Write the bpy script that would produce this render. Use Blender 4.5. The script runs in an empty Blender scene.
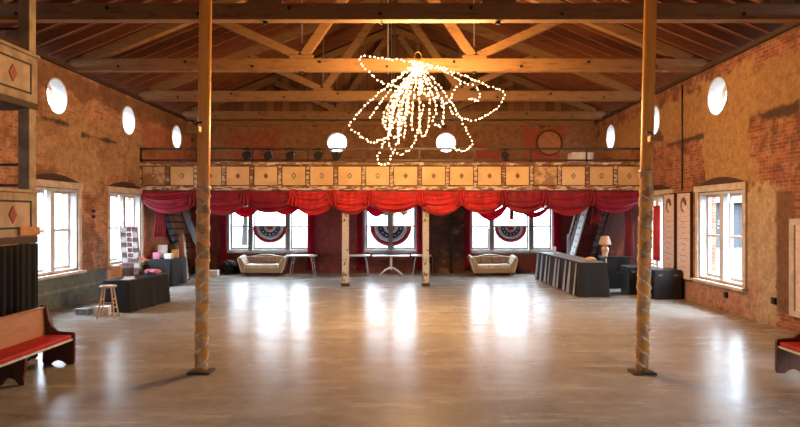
import bpy, bmesh, math, random
from mathutils import Vector, Matrix
random.seed(7)
PI = math.pi
SC = bpy.context.scene
COL = SC.collection

# ------------------------------------------------------------------ helpers
def NB(): return bmesh.new()
def box(bm, x0, x1, y0, y1, z0, z1):
    if x0 > x1: x0, x1 = x1, x0
    if y0 > y1: y0, y1 = y1, y0
    if z0 > z1: z0, z1 = z1, z0
    v = [bm.verts.new(p) for p in ((x0,y0,z0),(x1,y0,z0),(x1,y1,z0),(x0,y1,z0),(x0,y0,z1),(x1,y0,z1),(x1,y1,z1),(x0,y1,z1))]
    fs = []
    for f in ((3,2,1,0),(4,5,6,7),(0,1,5,4),(1,2,6,5),(2,3,7,6),(3,0,4,7)):
        fs.append(bm.faces.new([v[i] for i in f]))
    return fs
def bar(bm, a, b, w, h, up=(0,0,1)):
    """rectangular beam from a to b; w sideways, h along up"""
    a = Vector(a); b = Vector(b); d = (b-a).normalized(); up = Vector(up)
    s = d.cross(up)
    if s.length < 1e-4: s = d.cross(Vector((0,1,0)))
    s.normalize(); u = s.cross(d).normalized()
    vs = []
    for p in (a, b):
        for i, j in ((-1,-1),(1,-1),(1,1),(-1,1)):
            vs.append(bm.verts.new(p + s*(i*w/2) + u*(j*h/2)))
    for f in ((3,2,1,0),(4,5,6,7),(0,1,5,4),(1,2,6,5),(2,3,7,6),(3,0,4,7)):
        bm.faces.new([vs[i] for i in f])
def tube(bm, pts, r, n=6, cap=True):
    pts = [Vector(p) for p in pts]; rings = []
    rr = r if isinstance(r, (list, tuple)) else [r]*len(pts)
    prev = None
    for i, p in enumerate(pts):
        t = (pts[min(i+1, len(pts)-1)] - pts[max(i-1, 0)])
        if t.length < 1e-6: t = Vector((0,0,1))
        t.normalize()
        if prev is None:
            a = Vector((0,0,1)) if abs(t.z) < .9 else Vector((1,0,0))
            s = t.cross(a).normalized()
        else:
            s = (prev - t*prev.dot(t))
            s = s.normalized() if s.length > 1e-5 else t.orthogonal().normalized()
        prev = s; u = t.cross(s)
        rings.append([bm.verts.new(p + (s*math.cos(2*PI*k/n) + u*math.sin(2*PI*k/n))*rr[i]) for k in range(n)])
    for a, b in zip(rings, rings[1:]):
        for k in range(n):
            bm.faces.new((a[k], a[(k+1)%n], b[(k+1)%n], b[k]))
    if cap:
        bm.faces.new(rings[0][::-1]); bm.faces.new(rings[-1])
def lathe(bm, prof, c=(0,0,0), n=16):
    rings = []
    for r, z in prof:
        rings.append([bm.verts.new((c[0]+r*math.cos(2*PI*k/n), c[1]+r*math.sin(2*PI*k/n), c[2]+z)) for k in range(n)])
    for a, b in zip(rings, rings[1:]):
        for k in range(n):
            bm.faces.new((a[k], a[(k+1)%n], b[(k+1)%n], b[k]))
    bm.faces.new(rings[0][::-1]); bm.faces.new(rings[-1])
def prism(bm, poly, fn, t0, t1):
    """poly of (a,b); fn(a,b,t) -> xyz"""
    A = [bm.verts.new(fn(a, b, t0)) for a, b in poly]; B = [bm.verts.new(fn(a, b, t1)) for a, b in poly]
    n = len(poly)
    bm.faces.new(A[::-1]); bm.faces.new(B)
    for i in range(n):
        bm.faces.new((A[i], A[(i+1)%n], B[(i+1)%n], B[i]))
def sphere(bm, c, r, sub=1, sc=(1,1,1), jit=0, rnd=random):
    g = bmesh.ops.create_icosphere(bm, subdivisions=sub, radius=1)
    for v in g['verts']:
        k = 1 + (rnd.uniform(-jit, jit) if jit else 0)
        v.co = Vector((c[0]+v.co.x*r*sc[0]*k, c[1]+v.co.y*r*sc[1]*k, c[2]+v.co.z*r*sc[2]*k))
def grid(bm, nu, nv, fn, closed=False):
    V = [[bm.verts.new(fn(i/nu, j/nv)) for j in range(nv+1)] for i in range(nu+1)]
    for i in range(nu):
        for j in range(nv):
            bm.faces.new((V[i][j], V[i+1][j], V[i+1][j+1], V[i][j+1]))
    return V
def thicken(o, t):
    m = o.modifiers.new('Solidify', 'SOLIDIFY'); m.thickness = t; m.offset = 0
def obj(name, bm, m=None, parent=None, local=False, smooth=False, bevel=0, kind=None):
    """link bm as ONE object.  World-space geometry is re-based onto its thing's base unless local."""
    bmesh.ops.recalc_face_normals(bm, faces=bm.faces)
    root = parent
    while root is not None and root.parent is not None: root = root.parent
    if root is not None and not local:
        bmesh.ops.translate(bm, verts=bm.verts, vec=-root.location)
    me = bpy.data.meshes.new(name); bm.to_mesh(me); bm.free()
    o = bpy.data.objects.new(name, me); COL.objects.link(o)
    if parent is not None: o.parent = parent
    if m is not None:
        for mm in (m if isinstance(m, (list, tuple)) else [m]): me.materials.append(mm)
    if smooth:
        for p in me.polygons: p.use_smooth = True
    if bevel:
        b = o.modifiers.new('Bevel', 'BEVEL'); b.width = bevel; b.segments = 2; b.limit_method = 'ANGLE'
    if kind: o['kind'] = kind
    return o
def tag(o, label=None, cat=None, group=None, kind=None):
    if label: o['label'] = label
    if cat: o['category'] = cat
    if group: o['group'] = group
    if kind: o['kind'] = kind
    return o
def thing(name, label, cat, loc=(0,0,0), rz=0, group=None):
    o = bpy.data.objects.new(name, None); COL.objects.link(o)
    o.empty_display_size = .2
    o.location = loc; o.rotation_euler = (0,0,rz)
    return tag(o, label, cat, group)
def dup(root, loc, rz=0, label=None, group=None, scale=None):
    def cp(o, par):
        c = o.copy(); COL.objects.link(c); c.parent = par
        for ch in [k for k in bpy.data.objects if k.parent == o]: cp(ch, c)
        return c
    r = cp(root, None); r.location = loc; r.rotation_euler = (0,0,rz)
    if scale: r.scale = scale
    if label: r['label'] = label
    if group: r['group'] = group
    return r

# ------------------------------------------------------------------ materials
class NT:
    def __init__(s, name):
        s.m = bpy.data.materials.new(name); s.m.use_nodes = True
        s.t = s.m.node_tree; s.b = s.t.nodes['Principled BSDF']
    def n(s, typ, **kw):
        nd = s.t.nodes.new(typ)
        for k, v in kw.items(): setattr(nd, k, v)
        return nd
    def l(s, a, b): s.t.links.new(a, b)
    def math(s, op, a, b=None, c=None, clamp=False):
        nd = s.n('ShaderNodeMath', operation=op); nd.use_clamp = clamp
        for i, v in enumerate((a, b, c)):
            if v is None: continue
            if isinstance(v, (int, float)): nd.inputs[i].default_value = v
            else: s.l(v, nd.inputs[i])
        return nd.outputs[0]
    def mix(s, f, a, b):
        nd = s.n('ShaderNodeMix', data_type='RGBA')
        for sock, v in ((nd.inputs[0], f), (nd.inputs[6], a), (nd.inputs[7], b)):
            if isinstance(v, (int, float)): sock.default_value = v
            elif isinstance(v, tuple): sock.default_value = (*v[:3], 1)
            else: s.l(v, sock)
        return nd.outputs[2]
    def coord(s):
        return s.n('ShaderNodeTexCoord').outputs['Object']
    def geo(s):
        return s.n('ShaderNodeNewGeometry').outputs['Position']
    def sep(s, v):
        nd = s.n('ShaderNodeSeparateXYZ'); s.l(v, nd.inputs[0]); return nd.outputs
    def comb(s, x, y, z):
        nd = s.n('ShaderNodeCombineXYZ')
        for i, v in enumerate((x, y, z)):
            if isinstance(v, (int, float)): nd.inputs[i].default_value = v
            else: s.l(v, nd.inputs[i])
        return nd.outputs[0]
    def mapping(s, v, scale=(1,1,1), loc=(0,0,0)):
        nd = s.n('ShaderNodeMapping'); s.l(v, nd.inputs[0]); nd.inputs['Scale'].default_value = scale; nd.inputs['Location'].default_value = loc
        return nd.outputs[0]
    def noise(s, v, scale, detail=3, rough=.55):
        nd = s.n('ShaderNodeTexNoise'); s.l(v, nd.inputs['Vector']); nd.inputs['Scale'].default_value = scale
        nd.inputs['Detail'].default_value = detail; nd.inputs['Roughness'].default_value = rough
        return nd.outputs['Fac']
    def ramp(s, f, stops):
        nd = s.n('ShaderNodeValToRGB'); s.l(f, nd.inputs[0]); r = nd.color_ramp
        while len(r.elements) < len(stops): r.elements.new(.5)
        for e, (p, c) in zip(r.elements, stops):
            e.position = p; e.color = (*c[:3], 1) if isinstance(c, tuple) else (c, c, c, 1)
        return nd.outputs[0]
    def step(s, f, a, b):
        nd = s.n('ShaderNodeMapRange'); nd.interpolation_type = 'SMOOTHSTEP'; s.l(f, nd.inputs[0])
        nd.inputs[1].default_value = a; nd.inputs[2].default_value = b
        return nd.outputs[0]
    def bump(s, h, st=.3, d=.02):
        nd = s.n('ShaderNodeBump'); nd.inputs['Strength'].default_value = st; nd.inputs['Distance'].default_value = d
        s.l(h, nd.inputs['Height']); s.l(nd.outputs[0], s.b.inputs['Normal'])
    def set(s, col=None, rough=None, metal=None, spec=None):
        for k, v in (('Base Color', col), ('Roughness', rough), ('Metallic', metal), ('Specular IOR Level', spec)):
            if v is None: continue
            if isinstance(v, tuple): s.b.inputs[k].default_value = (*v[:3], 1)
            elif isinstance(v, (int, float)): s.b.inputs[k].default_value = v
            else: s.l(v, s.b.inputs[k])

def plain(name, c, rough=.6, metal=0, var=.25, scale=6, bump=0, c2=None, stretch=(1,1,1)):
    k = NT(name); v = k.mapping(k.coord(), stretch)
    f = k.noise(v, scale, 4)
    c2 = c2 or tuple(x*(1-var) for x in c)
    k.set(k.mix(k.step(f, .35, .65), c, c2), rough, metal)
    if bump: k.bump(k.noise(v, scale*4, 3), bump, .01)
    return k.m
def wood(name, c1, c2, rough=.55, stretch=(1,1,12), scale=3):
    k = NT(name); v = k.mapping(k.coord(), stretch)
    f = k.noise(v, scale, 5, .65)
    k.set(k.ramp(f, [(.3, c2), (.5, c1), (.7, tuple(x*.8 for x in c1))]), rough)
    k.bump(f, .15, .01)
    return k.m
def flaky(name, base, paint, scale=9, lo=.45, hi=.52, stretch=(1,1,1), rough=.6):
    """chipped paint over wood"""
    k = NT(name); v = k.mapping(k.coord(), stretch)
    f = k.noise(v, scale, 6, .7)
    m = k.step(f, lo, hi); g = k.noise(v, scale*3, 3)
    k.set(k.mix(m, base, k.mix(g, paint, tuple(x*.7 for x in paint))), rough)
    k.bump(m, .2, .01)
    return k.m

M = {}
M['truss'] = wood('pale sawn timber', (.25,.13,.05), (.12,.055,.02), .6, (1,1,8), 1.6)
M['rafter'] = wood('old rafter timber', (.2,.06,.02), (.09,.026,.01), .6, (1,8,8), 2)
M['column'] = wood('varnished column wood', (.85,.4,.09), (.6,.24,.045), .35, (8,8,.6), 2)
M['iron'] = plain('black iron', (.012,.012,.013), .5, .3)
M['brown_iron'] = plain('dark brown metal', (.05,.03,.02), .5)
M['casing'] = plain('cream painted casing', (.62,.52,.43), .5, var=.3, scale=5)
M['sash'] = plain('white painted sash', (.55,.53,.52), .45, var=.15)
M['sash_brown'] = plain('taupe painted mullion', (.27,.22,.18), .5, var=.2)
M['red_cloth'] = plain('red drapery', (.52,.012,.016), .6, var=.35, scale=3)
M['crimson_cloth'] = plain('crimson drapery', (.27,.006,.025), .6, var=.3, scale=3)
def sheer(name, c):
    k = NT(name); k.set(k.mix(k.noise(k.coord(), 5, 3), c, tuple(x*.6 for x in c)), .7)
    tl = k.n('ShaderNodeBsdfTranslucent'); tl.inputs[0].default_value = (*c, 1); mx = k.n('ShaderNodeMixShader'); mx.inputs[0].default_value = .45
    k.l(k.b.outputs[0], mx.inputs[1]); k.l(tl.outputs[0], mx.inputs[2]); k.l(mx.outputs[0], k.t.nodes['Material Output'].inputs['Surface'])
    return k.m
M['sheer_red'] = sheer('sheer crimson curtain', (.62,.02,.07))
M['wine_cloth'] = plain('wine red drapery', (.2,.006,.018), .65, var=.3, scale=3)
M['black_cloth'] = plain('black tablecloth', (.009,.009,.010), .9, var=.3, scale=3)
M['grey_cloth'] = plain('grey underskirt', (.3,.3,.32), .6)
M['panel'] = plain('cream balcony panel', (.72,.5,.27), .55, c2=(.6,.38,.18), scale=1.3)
M['stained_panel'] = flaky('peeling balcony panel', (.3,.16,.08), (.66,.45,.24), 2.2, .46, .56)
M['flake'] = flaky('flaking cream paint', (.2,.075,.03), (.72,.6,.47), 7, .47, .53, (.5,1,2))
M['flake_brown'] = flaky('brown paint with chips', (.62,.5,.38), (.22,.085,.035), 7, .42, .48, (.5,1,2))
M['diamond'] = plain('brown diamond', (.2,.1,.05), .5)
M['pale_diamond'] = plain('pale diamond', (.75,.6,.45), .5)
M['box_cream'] = plain('worn cream board', (.42,.31,.2), .6, var=.4, scale=4)
M['box_inner'] = plain('pale panel field', (.5,.36,.25), .6, var=.3, scale=4)
M['red_diamond'] = plain('brick red diamond', (.32,.06,.03), .5)
M['dark_wood'] = wood('dark stained wood', (.06,.028,.014), (.03,.014,.008), .7, (1,1,8), 3)
M['pew_wood'] = wood('honey pew wood', (.45,.21,.085), (.32,.13,.045), .4, (2,1,6), 3)
M['pew_end'] = wood('mahogany pew end', (.11,.03,.015), (.05,.015,.01), .35, (6,1,1), 3)
M['red_seat'] = plain('red velvet cushion', (.5,.01,.015), .7, var=.2)
M['stool'] = wood('blond stool wood', (.55,.4,.26), (.42,.28,.17), .45, (6,6,1), 4)
M['white_plastic'] = plain('white plastic table', (.6,.6,.6), .4, var=.1)
M['chrome'] = plain('grey steel tube', (.4,.4,.4), .3, .6)
M['sofa'] = plain('beige upholstery', (.4,.31,.22), .8, c2=(.33,.25,.17), scale=20)
M['sofa_light'] = plain('cream piping', (.72,.65,.55), .7)
M['pillow'] = plain('brown figured pillow', (.4,.27,.17), .8, c2=(.2,.11,.07), scale=25)
M['white'] = plain('white paint', (.7,.7,.7), .5, var=.1)
M['old_white'] = flaky('worn white post paint', (.1,.06,.04), (.58,.53,.48), 6, .4, .47, (1,1,.6))
M['pink'] = plain('pink tissue', (.75,.25,.42), .7)
M['gold'] = plain('gilt orange wood', (.6,.27,.05), .4)
M['blue_bunt'] = plain('navy bunting', (.02,.035,.12), .7)
M['red_bunt'] = plain('red bunting', (.45,.02,.035), .7)
M['white_bunt'] = plain('white bunting', (.7,.68,.68), .7)
M['obelisk'] = wood('orange wood', (.42,.15,.06), (.3,.1,.04), .4, (6,6,1), 3)
M['black_case'] = plain('black case laminate', (.008,.008,.009), .4)
M['banner'] = plain('pinkish white board', (.75,.6,.57), .6, c2=(.62,.46,.43), scale=6, stretch=(1,1,3))
M['grey_ink'] = plain('grey emblem ink', (.13,.09,.085), .6)
M['shade'] = plain('tan lamp shade', (.6,.4,.24), .7)
M['ceramic'] = plain('pinkish ceramic', (.4,.2,.14), .4, c2=(.6,.42,.3), scale=30)
M['paper'] = plain('white paper', (.75,.74,.76), .7)
M['mixed'] = plain('mixed printed covers', (.3,.12,.14), .5, c2=(.04,.03,.06), scale=30)
M['wire'] = plain('thin dark wire', (.1,.07,.03), .5)
M['bread'] = plain('tan straw', (.6,.38,.2), .7)

def make_wrap():
    k = NT('rope wrapped tan cloth'); p = k.coord(); o = k.sep(p)
    f = k.noise(k.mapping(p, (1,1,.5)), 9, 4)
    k.set(k.ramp(f, [(.3,(.3,.14,.05)), (.5,(.5,.29,.13)), (.68,(.68,.48,.28))]), .6)
    k.bump(k.noise(p, 40, 3), .4, .01)
    return k.m
M['wrap'] = make_wrap()
M['strip'] = plain('pale twisted cloth', (.74,.56,.38), .6, c2=(.55,.35,.18), scale=9, bump=.3)

def glass_mat():
    k = NT('window glass'); t = k.t
    tr = k.n('ShaderNodeBsdfTransparent'); gl = k.n('ShaderNodeBsdfGlossy'); gl.inputs['Roughness'].default_value = .03
    fr = k.n('ShaderNodeLayerWeight'); ff = k.math('MULTIPLY_ADD', k.math('POWER', fr.outputs['Facing'], 5), .5, .02)
    mx = k.n('ShaderNodeMixShader'); k.l(ff, mx.inputs[0]); k.l(tr.outputs[0], mx.inputs[1]); k.l(gl.outputs[0], mx.inputs[2])
    k.l(mx.outputs[0], t.nodes['Material Output'].inputs['Surface'])
    return k.m
M['glass'] = glass_mat()
def bulb_mat():
    k = NT('warm glowing bulb')
    k.b.inputs['Base Color'].default_value = (1,.8,.5,1)
    k.b.inputs['Emission Color'].default_value = (1,.74,.42,1); k.b.inputs['Emission Strength'].default_value = 14
    return k.m
M['bulb'] = bulb_mat()
M['bulb'].cycles.emission_sampling = 'NONE'

def floor_mat():
    k = NT('sealed concrete floor'); p = k.geo()
    f = k.noise(p, .55, 5, .6); g = k.noise(k.mapping(p, (1,1,1), (7,3,0)), 3.2, 6, .7); h = k.noise(p, 22, 3)
    c = k.ramp(f, [(.3,(.26,.235,.205)), (.5,(.34,.315,.28)), (.7,(.41,.385,.35))])
    c = k.mix(k.math('MULTIPLY', k.step(g, .4, .85), .6), c, (.19,.15,.115))
    c = k.mix(k.math('MULTIPLY', k.step(g, .55, .2), .5), c, (.46,.41,.35))
    o = k.sep(p)
    # sawn control joints
    jx = k.math('ABSOLUTE', k.math('SUBTRACT', k.math('FRACT', k.math('DIVIDE', k.math('ADD', o[0], 1.9), 3.05)), .5))
    jy = k.math('ABSOLUTE', k.math('SUBTRACT', k.math('FRACT', k.math('DIVIDE', k.math('ADD', o[1], .4), 3.05)), .5))
    j = k.math('MAXIMUM', k.math('GREATER_THAN', jx, .4965), k.math('GREATER_THAN', jy, .4965))
    c = k.mix(k.math('MULTIPLY', j, .25), c, (.07,.05,.04))
    r = k.math('MULTIPLY_ADD', k.noise(k.mapping(p, (.6,1.6,1)), 1.1, 5, .65), .2, .16)
    st_ = k.noise(k.mapping(p, (.35,2.2,1), (3,1,0)), 1.3, 7, .75)   # trowel sweeps and worn pale streaks
    c = k.mix(k.math('MULTIPLY', k.step(st_, .5, .66), .5), c, (.6,.57,.53))
    c = k.mix(k.math('MULTIPLY', k.step(st_, .47, .33), .5), c, (.25,.22,.185))
    k.set(c, r, 0, .3); k.b.inputs['IOR'].default_value = 1.3
    return k.m
M['floor'] = floor_mat()

PL = (.42,.26,.13); PL2 = (.3,.165,.08); PK = (.5,.36,.24)
def brick_nodes(k, uv, c1, c2, mortar):
    b = k.n('ShaderNodeTexBrick'); k.l(uv, b.inputs['Vector'])
    b.inputs['Color1'].default_value = (*c1,1); b.inputs['Color2'].default_value = (*c2,1); b.inputs['Mortar'].default_value = (*mortar,1)
    b.inputs['Scale'].default_value = 1; b.inputs['Mortar Size'].default_value = .009; b.inputs['Brick Width'].default_value = .22; b.inputs['Row Height'].default_value = .075
    b.inputs['Bias'].default_value = -.1
    return b
def wall_mat(name, axis, c1, c2, mortar, regions, bias=0.0):
    """regions: (y0,y1,z0,z1,colour,colour2,strength,noise edge) painted or plastered patches"""
    k = NT(name); p = k.geo(); o = k.sep(p); u = o[axis]; z = o[2]
    uv = k.comb(u, z, 0)
    b = brick_nodes(k, uv, c1, c2, mortar)
    n1 = k.noise(p, 1.1, 5, .6); n2 = k.noise(k.mapping(p, (1,1,1), (5,9,2)), 5, 5, .65); n3 = k.noise(p, 18, 3)
    col = k.mix(k.math('MULTIPLY', k.step(n2, .4, .7), .5), b.outputs[0], tuple(x*.45 for x in c2))
    col = k.mix(k.math('MULTIPLY', k.step(k.noise(k.mapping(p, (1,1,1), (1,4,7)), .9, 6, .7), .48, .6), .7), col, tuple(x*.5 for x in c2))
    col = k.mix(k.math('MULTIPLY', k.step(k.noise(k.mapping(p, (1,1,1), (9,2,3)), 2.3, 6, .7), .53, .66), .55), col, PL)
    tot = None
    wob = k.math('MULTIPLY', k.math('SUBTRACT', n1, .5), 4.2)
    wob2 = k.math('MULTIPLY', k.math('SUBTRACT', n2, .5), 2.0)
    for (u0,u1,z0,z1,ca,cb,st,ed) in regions:
        # signed distance of a box, edges broken up by noise
        du = k.math('SUBTRACT', k.math('ABSOLUTE', k.math('SUBTRACT', u, (u0+u1)/2)), (u1-u0)/2)
        dz = k.math('SUBTRACT', k.math('ABSOLUTE', k.math('SUBTRACT', z, (z0+z1)/2)), (z1-z0)/2)
        d = k.math('MAXIMUM', du, dz)
        d = k.math('ADD', d, k.math('MULTIPLY', k.math('ADD', wob, wob2), ed))
        m = k.math('MULTIPLY', k.step(d, .05, -.05), st)
        pc = k.mix(k.step(k.math('MULTIPLY_ADD', n3, .35, k.math('MULTIPLY', n2, .65)), .3, .68), ca, tuple(x*.8 for x in cb))
        pc = k.mix(k.math('MULTIPLY', k.step(k.noise(p, 7, 6, .75), .48, .66), .6), pc, tuple(x*.5 for x in cb))
        col = k.mix(m, col, pc)
        tot = m if tot is None else k.math('MAXIMUM', tot, m)
    k.set(col, .85)
    h = b.outputs['Fac']
    hh = k.math('SUBTRACT', n3, h)
    if tot is not None: hh = k.math('ADD', k.math('MULTIPLY', hh, k.math('SUBTRACT', 1.1, tot)), tot)
    k.bump(hh, .5, .02)
    return k.m
M['wall_left'] = wall_mat('left brick wall', 1, (.58,.27,.14), (.3,.11,.055), (.5,.33,.21), [
    (13.4,19.3,3.3,4.75,(.52,.34,.17),(.33,.18,.09),.6,.5),
    (14.8,16.2,2.9,4.4,(.56,.37,.2),(.4,.23,.12),.7,.4),
    (9,23.2,5.2,5.8,(.2,.09,.045),(.14,.06,.03),.7,.25),
    (-4,16.6,0,.78,(.15,.18,.165),(.12,.15,.135),1,.015),
    (-4,16.6,.40,.44,(.32,.34,.32),(.25,.27,.25),.8,.008),
    (16.6,23.2,0,.8,(.55,.36,.27),(.45,.25,.18),.7,.2),
    (18.9,23.2,0,5.2,(.5,.16,.1),(.42,.12,.08),.6,.3),
    (13.6,14.7,4.42,4.48,(.03,.02,.015),(.03,.02,.015),.9,.08),
    (15.3,17.2,4.25,4.32,(.04,.02,.015),(.04,.02,.015),.9,.08)])
M['wall_right'] = wall_mat('right brick and plaster wall', 1, (.4,.13,.065), (.18,.055,.03), (.38,.21,.13), [
    (-4,23.2,4.25,5.35,(.42,.24,.1),(.32,.165,.07),.9,.22),
    (12.75,15.0,2.75,5.5,(.45,.26,.11),(.36,.19,.08),1,.25),
    (11.9,13.1,0,2.75,(.52,.4,.27),(.42,.27,.16),1,.2),
    (12.7,20,0,.75,(.5,.3,.2),(.36,.15,.09),.8,.35),
    (11.35,11.95,.3,2.7,(.2,.1,.055),(.15,.07,.04),.9,.1),
    (14.9,17.0,4.15,4.24,(.05,.02,.015),(.05,.02,.015),.9,.08),
    (11.3,12.5,4.2,4.35,(.05,.02,.015),(.05,.02,.015),.9,.1),
    (18.8,23.2,0,3.0,(.66,.3,.28),(.55,.22,.2),.85,.2)])
M['wall_back'] = wall_mat('back wall painted brick', 0, (.16,.05,.033), (.1,.035,.025), (.15,.09,.06), [
    (-8.3,.5,.75,3.9,(.46,.09,.085),(.38,.07,.065),.95,.05),
    (2.3,7.5,.75,3.9,(.42,.07,.07),(.34,.055,.055),.95,.05),
    (-8.3,.2,0,.75,(.28,.06,.045),(.16,.045,.035),.8,.25),
    (2.4,7.5,0,.75,(.28,.055,.045),(.18,.045,.035),.8,.25),
    (-8.3,7.5,3.9,5.8,(.36,.18,.08),(.25,.11,.05),.85,.3),
    (4.6,6.0,4.2,5.6,(.42,.07,.035),(.34,.06,.03),.9,.3),
    (2.6,3.8,4.2,4.9,(.42,.07,.035),(.3,.06,.03),.9,.3),
    (-6.9,-4.9,4.2,5.4,(.34,.07,.035),(.28,.06,.03),.7,.4)])
M['wall_front'] = wall_mat('near end brick wall', 0, (.27,.085,.04), (.19,.058,.03), (.28,.14,.08), [(-6,5,.5,5,PL,PL2,.8,.5)])
def planks(name, axis, w, c1, c2):
    k = NT(name); p = k.geo(); o = k.sep(p); s = k.math('DIVIDE', o[axis], w)
    fl = k.math('FLOOR', s); fr = k.math('FRACT', s)
    wn = k.n('ShaderNodeTexWhiteNoise', noise_dimensions='1D'); k.l(fl, wn.inputs['W'])
    g = k.noise(k.mapping(p, (8,1,1) if axis != 1 else (1,8,1)), 2, 4)
    f = k.math('MULTIPLY_ADD', wn.outputs[0], .7, k.math('MULTIPLY', g, .3))
    c = k.ramp(f, [(.1, c2), (.9, c1)])
    gap = k.math('LESS_THAN', fr, .05)
    k.set(k.mix(gap, c, (.01,.006,.004)), .7); k.bump(k.math('SUBTRACT', 1, gap), .3, .02)
    return k.m
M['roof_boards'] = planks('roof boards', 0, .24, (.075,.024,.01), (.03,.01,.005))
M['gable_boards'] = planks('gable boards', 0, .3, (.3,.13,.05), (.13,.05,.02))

# ------------------------------------------------------------------ frame of reference (metres)
XL, XR, YB, YF = -8.27, 7.38, 23.07, -4.0
XC = (XL+XR)/2; HALF = (XR-XL)/2
H = 5.78; PITCH = .41; EYE = 2.23
def P(x, y, d):
    return Vector(((x-406)*d/600, d, EYE+(215-y)*d/600))
def zr(X): return 6.02 + (HALF-abs(X-XC))*PITCH

# ------------------------------------------------------------------ shell
def cutwall(name, b, m, cutters):
    bm = NB(); box(bm, *b)
    w = obj(name, bm, m, kind='structure')
    cm = NB()
    for c in cutters:
        if c[0] == 'box': box(cm, *c[1:])
        else:
            _, ax, u, z, r, t0, t1 = c
            poly = [(u+r*math.cos(2*PI*i/32), z+r*math.sin(2*PI*i/32)) for i in range(32)]
            prism(cm, poly, (lambda a, bb, t: (t, a, bb)) if ax == 'x' else (lambda a, bb, t: (a, t, bb)), t0, t1)
    co = obj('cutter', cm)
    md = w.modifiers.new('cut', 'BOOLEAN'); md.object = co; md.operation = 'DIFFERENCE'; md.solver = 'EXACT'
    dg = bpy.context.evaluated_depsgraph_get()
    me = bpy.data.meshes.new_from_object(w.evaluated_get(dg)); w.modifiers.clear(); w.data = me
    bpy.data.objects.remove(co)
    return w
T = .42
bm = NB(); box(bm, XL-T, XR+T, YF-T, YB+T, -.2, 0); obj('floor', bm, M['floor'], kind='structure')

side_w = [14.1, 17.7]          # bay centres
LW = [(u, 2.0, .86, 2.86) for u in side_w] + [(u, 2.0, .86, 2.86) for u in (3.3, 6.9, 21.4)][:2]  # last two bays are out of view, added to let in fill daylight
RW = [(u, 2.0, .66, 2.78) for u in side_w] + [(u, 2.0, .66, 2.78) for u in (3.3, 6.9)]  # near pair out of view here too, added for fill daylight
CIR = [14.2, 17.85, 21.6]
cutsL = [('box', XL-T-.1, XL+.1, u-w/2, u+w/2, z0, z1) for u, w, z0, z1 in LW] + [('c', 'x', u, 5.04, .44, XL-T-.1, XL+.1) for u in CIR]
cutsR = [('box', XR-.1, XR+T+.1, u-w/2, u+w/2, z0, z1) for u, w, z0, z1 in RW] + [('c', 'x', u, 5.04, .46, XR-.1, XR+T+.1) for u in CIR]
BW = [(-6.84, -3.72, [-5.99, -4.55]), (-1.6, .4, [-.59]), (2.48, 5.66, [3.29, 4.82])]
BZ0, BZ1 = .84, 2.85
CB = [-2.65, 1.54]
cutsB = [('box', a, b, YB-.1, YB+T+.1, BZ0, BZ1) for a, b, _ in BW] + [('c', 'y', u, 5.02, .4, YB-.1, YB+T+.1) for u in CB]
cutwall('wall_left', (XL-T, XL, YF, YB, -.1, H), M['wall_left'], cutsL)
cutwall('wall_right', (XR, XR+T, YF, YB, -.1, H), M['wall_right'], cutsR)
cutwall('wall_back', (XL-T, XR+T, YB, YB+T, -.1, H), M['wall_back'], cutsB)
FW = []
cutwall('wall_front', (XL-T, XR+T, YF-T, YF, -.1, H), M['wall_front'], [('box', -2, -.8, YF-T-.1, YF+.1, .9, 2.3)])
window_near = True
for nm, y in (('wall_back_gable', YB+.1), ('wall_front_gable', YF-.3)):
    bm = NB(); prism(bm, [(XL-T, H), (XR+T, H), (XR+T, 6.1), (XC, zr(XC)+.25), (XL-T, 6.1)], lambda a, b, t: (a, t, b), y, y+.15)
    obj(nm, bm, M['gable_boards'], kind='structure')
# roof deck
bm = NB()
for s in (-1, 1):
    e = XC + s*(HALF+.7); ze = zr(XC+s*HALF) - .7*PITCH + .2; zt = zr(XC)+.2
    prism(bm, [(XC, zt), (e, ze), (e, ze+.12), (XC, zt+.12)], lambda a, b, t: (a, t, b), YF-.7, YB+.7)
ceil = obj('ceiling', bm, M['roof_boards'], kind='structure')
y = .6
while y < YB-.1:
    for s in (-1, 1):
        bm = NB(); e = XC+s*(HALF+.3)
        bar(bm, (XC, y, zr(XC)+.105), (e, y, zr(XC+s*HALF)-.3*PITCH+.105), .07, .19, (0,0,1))
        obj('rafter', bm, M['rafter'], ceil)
    y += .56
bm = NB(); box(bm, XC-.03, XC+.03, YF, YB, zr(XC)-.15, zr(XC)+.25); obj('ridge_board', bm, M['rafter'], ceil)
n = 0
for s, x in (('left', XL+.06), ('right', XR-.06), ):
    bm = NB(); box(bm, x-.06, x+.06, YF, YB, H-.001, H+.09); obj('trim_'+str(n+1), bm, M['dark_wood'], kind='structure'); n += 1
bm = NB(); box(bm, XL+.2, XR-.2, YB-.12, YB-.0, H-.1, H+.06); obj('trim_3', bm, M['truss'], kind='structure')

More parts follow.
